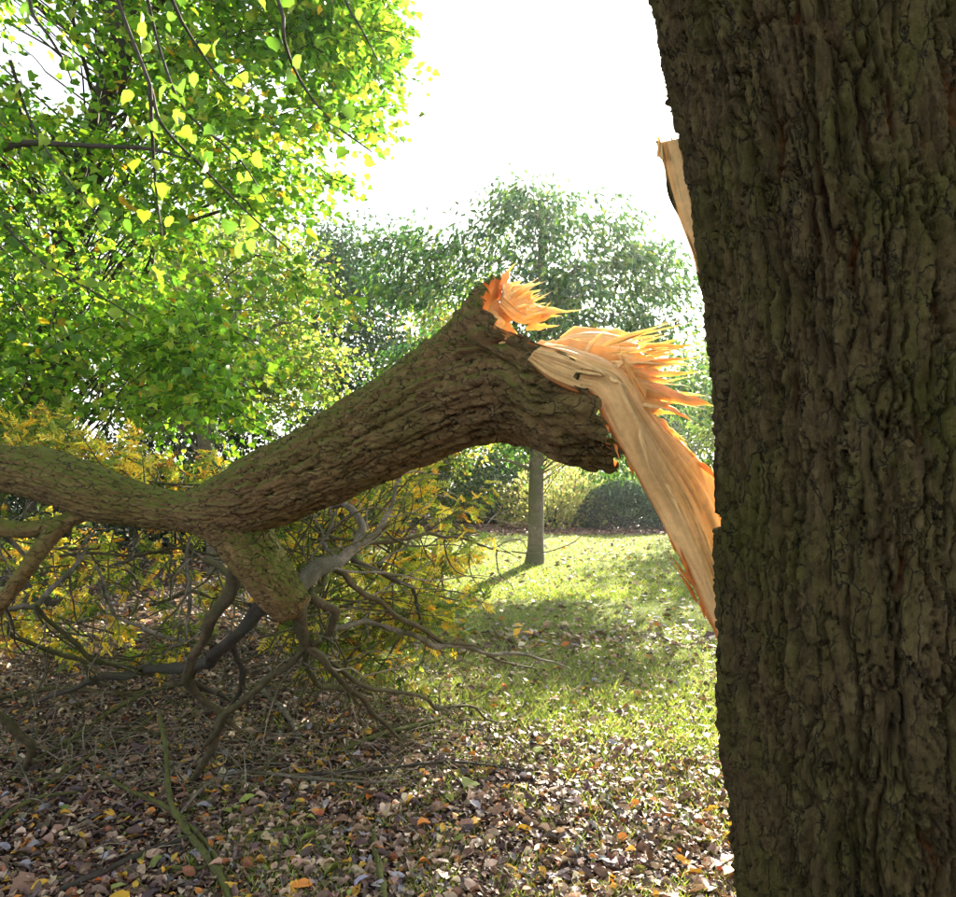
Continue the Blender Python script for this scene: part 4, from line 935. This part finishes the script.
leaves('leaf_litter', *la, T_OVAL, pick(LC, LW, len(la[0])), M_LIT); tag(bpy.data.objects['leaf_litter'], 'brown and tan fallen leaves carpeting the near ground', 'leaf litter', kind='stuff')
o = leaves('leaf_litter', *lb_, T_OVALC, pick(LC, LW, len(lb_[0])), M_LIT); tag(o, 'curled dry fallen leaves scattered through the carpet of leaves', 'leaf litter', kind='stuff')
o = leaves('leaf_litter', *lc_, T_DIAM, pick(LC, LW, len(lc_[0])), M_LIT); tag(o, 'small fallen leaves sprinkled over the sunlit lawn', 'leaf litter', kind='stuff')
ld_ = litter(52000, 2.3, 8.5, .012, .036, .024, 0)
o = leaves('leaf_litter', *ld_, T_DIAM, pick(LC, LW, len(ld_[0])), M_LIT); tag(o, 'crumbled leaf fragments and bits of bark between the fallen leaves', 'leaf litter', kind='stuff')
# mulch of leaves under the shrubs at the back
n = 5000; x = U(-4, 9, n); y = U(17.6, 20.5, n); a = U(0, 6.28, n)
o = leaves('leaf_litter', np.stack([x, y, gz(x, y) + .015], -1), np.stack([np.cos(a), np.sin(a), NRM(n, .2)], -1), unit(np.array([0, -.3, 1.0]) + NRM((n, 3), .35)), U(.07, .14, n), T_DIAM, pick([(.24, .11, .08), (.32, .18, .13), (.14, .07, .05)], [1, 1, 1], n), M_LIT)
tag(o, 'reddish brown leaf mulch under the shrubs behind the lawn', 'leaf litter', kind='stuff')
# the 300 largest-looking leaves, one by one
CL = [('tan', (.50, .37, .26), 6), ('brown', (.26, .15, .10), 5), ('yellow', (.72, .43, .04), 5), ('orange', (.62, .24, .04), 3), ('grey', (.34, .33, .36), 3), ('purplish brown', (.15, .095, .10), 4), ('green', (.25, .31, .06), 2), ('pale cream', (.66, .55, .42), 2)]
cw = np.array([c[2] for c in CL], float); cw /= cw.sum()
leaf_me = {}
for cn, cc, _ in CL:
    leaf_me[cn] = []
    for k in range(3):
        tm = (T_OVAL, T_OVALC, T_MAPLE)[k]; v = tm[0].copy(); v[:, 2] += NRM(len(v), .03)
        ob = obj('fallen_leaf', v, tm[1], np.full(len(tm[1]), 3), M_LIT, None, False, None, np.repeat(np.array(cc)[None] * U(.85, 1.15), len(v), 0), link=False)
        leaf_me[cn].append(ob.data); bpy.data.objects.remove(ob)
WHERE = [('in the near left corner', -9e9, 120, 800, 9e9), ('under the near mossy branch', 120, 240, 800, 9e9), ('left of the short mossy stick in front', 240, 375, 800, 9e9), ('right of the short mossy stick in front', 375, 490, 800, 9e9), ('at the bottom edge midway to the standing trunk', 490, 610, 800, 9e9), ('at the foot of the standing trunk', 610, 9e9, 800, 9e9),
         ('below the tangle at the left edge', -9e9, 120, 0, 800), ('by the propping branch', 120, 240, 0, 800), ('just right of the propping branch', 240, 375, 0, 800), ('beneath the right branch ends', 375, 490, 0, 800), ('on the thin grass before the lawn', 490, 610, 0, 800), ('on the thin grass beside the trunk', 610, 9e9, 0, 800)]
for k in range(300):
    y = 2.62 * (4.6 / 2.62) ** (R_.random() ** 1.2); sx = U(-10, 745); x = (sx - CX) / F * y; cn = CL[R_.choice(len(CL), p=cw)]
    sy = HZ + CAMZ * F / y
    shp = int(R_.choice(3, p=[.5, .36, .14]))
    o = bpy.data.objects.new('fallen_leaf', leaf_me[cn[0]][shp]); C.objects.link(o)
    o.location = (x, y, float(gz(np.array([x]), np.array([y]))[0]) + U(.022, .034)); o.rotation_euler = (NRM(1, .22)[0], NRM(1, .22)[0], U(0, 6.28)); s = .04 + .06 * R_.random() ** 1.8; o.scale = (s, s, s)
    wh = [w_[0] for w_ in WHERE if w_[1] <= sx < w_[2] and w_[3] <= sy < w_[4]][0]
    tag(o, f"{'small' if s < .05 else 'mid-sized' if s < .07 else 'large'} {('flat oval', 'curled', 'broad lobed')[shp]} {cn[0]} leaf {wh}", 'leaf', 'fallen leaves on the near ground')

# fallen branches lying on the ground (each loose)
FB = [
    ('mossy crooked branch with a raised end lying at lower left', [(160, 716, .16), (167, 758, .13), (170, 800, .08), (188, 832, .04), (214, 868, .03), (232, 905, .03)], [6, 7, 8, 9, 10, 9], M_MOSSY),
    ('mossy side shoot crossing the near crooked branch to the left', [(100, 772, .03), (128, 790, .03), (168, 808, .05), (205, 842, .03), (222, 872, .03)], [4, 6, 7, 7, 6], M_MOSSY),
    ('short mossy twig pointing left at the near bottom edge', [(165, 868, .02), (200, 868, .03), (218, 862, .02), (262, 872, .02)], [5, 6, 6, 4], M_MOSSY),
    ('long pale thin twig running right across the leaf litter', [(176, 818, .04), (205, 786, .05), (240, 772, .05), (300, 777, .04), (380, 782, .03), (440, 768, .03)], [4, 4, 5, 4, 4, 2], M_GREY),
    ('curved bright green mossy stick at the lower left edge', [(-12, 840, .02), (12, 812, .04), (40, 798, .05), (78, 792, .02)], [8, 7, 6, 3], M_MOSSY),
    ('mossy stick right of the near crooked branch', [(236, 840, .02), (270, 832, .03), (305, 828, .03), (332, 842, .02)], [6, 7, 6, 3], M_MOSSY),
    ('short thick mossy stick at the bottom centre', [(373, 832, .02), (378, 862, .02), (386, 905, .02)], [9, 11, 10], M_MOSSY),
    ('dark stick lying under the right ends of the branches', [(340, 752, .03), (370, 738, .04), (400, 730, .04), (446, 718, .03)], [6, 8, 7, 3], M_MOSSY),
    ('long thin stick pointing right toward the grass', [(300, 775, .04), (370, 770, .04), (450, 762, .04), (520, 770, .03)], [4, 5, 4, 2], M_DARK),
    ('brown stick near the left edge under the tangle', [(-10, 700, .05), (60, 688, .05), (130, 694, .05), (200, 680, .06)], [6, 7, 6, 4], M_BROWN),
    ('mossy stick slanting through the tangle at left', [(20, 768, .04), (70, 740, .06), (110, 712, .08), (150, 690, .10)], [5, 6, 6, 3], M_MOSSY),
    ('thin mossy stick below the tangle at left', [(40, 790, .03), (95, 752, .05), (130, 735, .05), (170, 700, .07)], [4, 5, 5, 2], M_MOSSY),
    ('weathered grey stick beside the propping branch', [(262, 690, .04), (285, 712, .04), (300, 740, .03)], [7, 8, 5], M_GREY),
    ('dark forked looking stick at the bottom left', [(60, 890, .02), (110, 868, .03), (150, 850, .03), (190, 838, .03)], [7, 8, 7, 4], M_DARK),
]
for k, (lab, pts, ww, mt) in enumerate(FB):
    p3 = [G(a, b, h) for a, b, h in pts]
    o = limb('fallen_branch', p3, [w_ * p[1] / F / 2 * .72 for w_, p in zip(ww, p3)], mt, None, 8, .02, .45, k)
    for m in range(int(U(3, 7))):                                  # side twigs of this branch
        i0 = int(U(0, len(p3) - 1)); p = p3[i0] + (p3[i0 + 1] - p3[i0]) * U(0, 1); d = unit(unit(p3[i0 + 1] - p3[i0]) + NRM(3, .8) * np.array([1, 1, .3])); q_ = [p.copy()]
        for _ in range(4):
            d = unit(d + NRM(3, .3)); p = p + d * U(.03, .08); p[2] = max(p[2], .01); q_.append(p.copy())
        put(limb('twig', q_, np.linspace(.0035, .001, 5), mt, None, 5, .04, .2, m), o)
    tag(o, lab, 'branch', 'loose branches lying on the leaf litter')
ZN = [('in the tangle below the fallen stem', -30, 250, 610, 790), ('on the leaves right of the propping branch', 230, 480, 660, 800), ('among the near leaves at the bottom', 20, 640, 800, 930)]
def crooked(g0, L, hh_, k, n=6):
    a = U(-1.2, 1.2) + (math.pi if U(0, 1) < .5 else 0); pts = [g0]; p = g0.copy()
    for m in range(n):
        a += NRM(1, .30)[0]; p = p + np.array([math.cos(a), math.sin(a), 0]) * L / n; p[2] = hh_ * (1 + .35 * math.sin(m * .8 + k)) + .006; pts.append(p.copy())
    pts[0][2] = .012; return pts
def where_px(p):
    x = CX + F * p[0] / p[1]; y = HZ + F * (CAMZ - p[2]) / p[1]
    for nm_, x0, x1, y0, y1 in (('at the left edge below the stem', -9e9, 60, 0, 700), ('in the tangle left of the prop', 60, 180, 0, 700), ('behind the propping branch', 180, 290, 0, 700), ('under the yellow leaves', 290, 9e9, 0, 700), ('in the litter at the left edge', -9e9, 60, 700, 800), ('in the litter left of the prop', 60, 180, 700, 800),
                                ('at the foot of the propping branch', 180, 290, 700, 800), ('beneath the branch ends', 290, 400, 700, 800), ('at the edge of the thin grass', 400, 9e9, 700, 800), ('in the near left corner', -9e9, 200, 800, 9e9), ('among the near leaves in front', 200, 420, 800, 9e9), ('on the near grass before the trunk', 420, 9e9, 800, 9e9)):
        if x0 <= x < x1 and y0 <= y < y1: return nm_
    return 'on the ground'
for k in range(290):
    zn = ZN[0 if k < 170 else (1 if k < 245 else 2)]; L = U(.15, .55) if k < 245 else U(.08, .25)
    pts = crooked(G(U(zn[1], zn[2]), U(zn[3], zn[4]), .02), L, U(.012, .04) + (U(0, .13) if k < 170 else 0), k); ci = int(U(0, 3.99)); r0 = U(.0018, .0048)
    o = limb('fallen_twig', pts, np.linspace(r0, .001, len(pts)), (M_PALE, M_MOSSY, M_BROWN, M_PALE)[ci], None, 5, .05, .1, k)
    tag(o, f"{('pale grey', 'mossy green', 'brown', 'pale grey')[ci]} {'long' if L > .3 else 'short'} {'wiry' if r0 < .003 else 'thicker'} twig {'lying lengthwise' if abs(pts[-1][1] - pts[0][1]) > abs(pts[-1][0] - pts[0][0]) else 'lying crosswise'} {where_px(pts[2])}", 'twig', 'loose twigs on the ground')
fine = MB()
for k in range(480):                                              # the brushwood under the fallen crown, too fine to count
    fine.add(*tube(crooked(G(U(-60, 430), U(590, 790), .02), U(.25, .8), U(.01, .10), k), np.linspace(U(.0018, .0042), .001, 7), 3, .1, 0, 1))
tag(fine.build('brushwood', M_PALE), 'matted fine dead twigs covering the ground under the fallen crown', 'brushwood', kind='stuff')

# grass
def grass(n, y0, y1, h0, h1, w0, thr, name, lab, pw=1.0):
    x, y = frustum_xy(n, y0, y1, -.55, .75, pw); tf = turf(x, y) + .35 * (fbm(x * 5, y * 5, s=90, o=3) - .5); k = tf > thr
    x, y = x[k], y[k]; n = len(x); a = U(0, 6.28, n); h = U(h0, h1, n)
    d = unit(np.stack([np.cos(a) * .6, np.sin(a) * .6, U(.5, 1.2, n)], -1))
    nr = unit(np.stack([-np.sin(a), np.cos(a), .2 + 0 * a], -1) + NRM((n, 3), .3))
    tv = np.array([(-.5, 0, 0), (.5, 0, 0), (.32, .55, .04), (-.32, .55, .04), (0, 1, .2)], float); tv[:, 0] *= w0
    o = leaves(name, np.stack([x, y, gz(x, y) - .003], -1), d, nr, h, (tv, np.array([(0, 1, 2), (0, 2, 3), (3, 2, 4)])), pick([(.20, .29, .05), (.28, .36, .08), (.42, .41, .17), (.13, .21, .03)], [3, 3, 2.2, 1.5], n), M_GRASS, jit=.05)
    tag(o, lab, 'grass', kind='stuff')
grass(48000, 4.2, 10, .03, .065, .10, .42, 'grass', 'short green grass between the fallen leaves')
grass(36000, 9, 20, .035, .07, .22, .42, 'grass', 'sunlit mown grass of the far lawn')
grass(30000, 2.4, 5.5, .025, .065, .07, .0, 'grass', 'thin grass blades poking through the near leaf litter')
hz = bpy.data.materials.new('haze'); hz.use_nodes = True; ht = hz.node_tree; ht.nodes.clear()
ho = ht.nodes.new('ShaderNodeOutputMaterial'); hv = ht.nodes.new('ShaderNodeVolumePrincipled'); hv.inputs['Density'].default_value = .0005; hv.inputs['Anisotropy'].default_value = .7; hv.inputs['Color'].default_value = (.93, .96, 1, 1)
ht.links.new(hv.outputs[0], ho.inputs['Volume'])
bx = np.array([(x, y, z) for z in (-2.0, 19.0) for y in (-640, 940) for x in (-640, 640)], float)
o = obj('haze', bx, np.array([(0, 2, 3, 1), (4, 5, 7, 6), (0, 1, 5, 4), (2, 6, 7, 3), (0, 4, 6, 2), (1, 3, 7, 5)]), np.full(6, 4), hz); tag(o, 'thin sunlit haze hanging over the lawn', 'haze', kind='stuff')
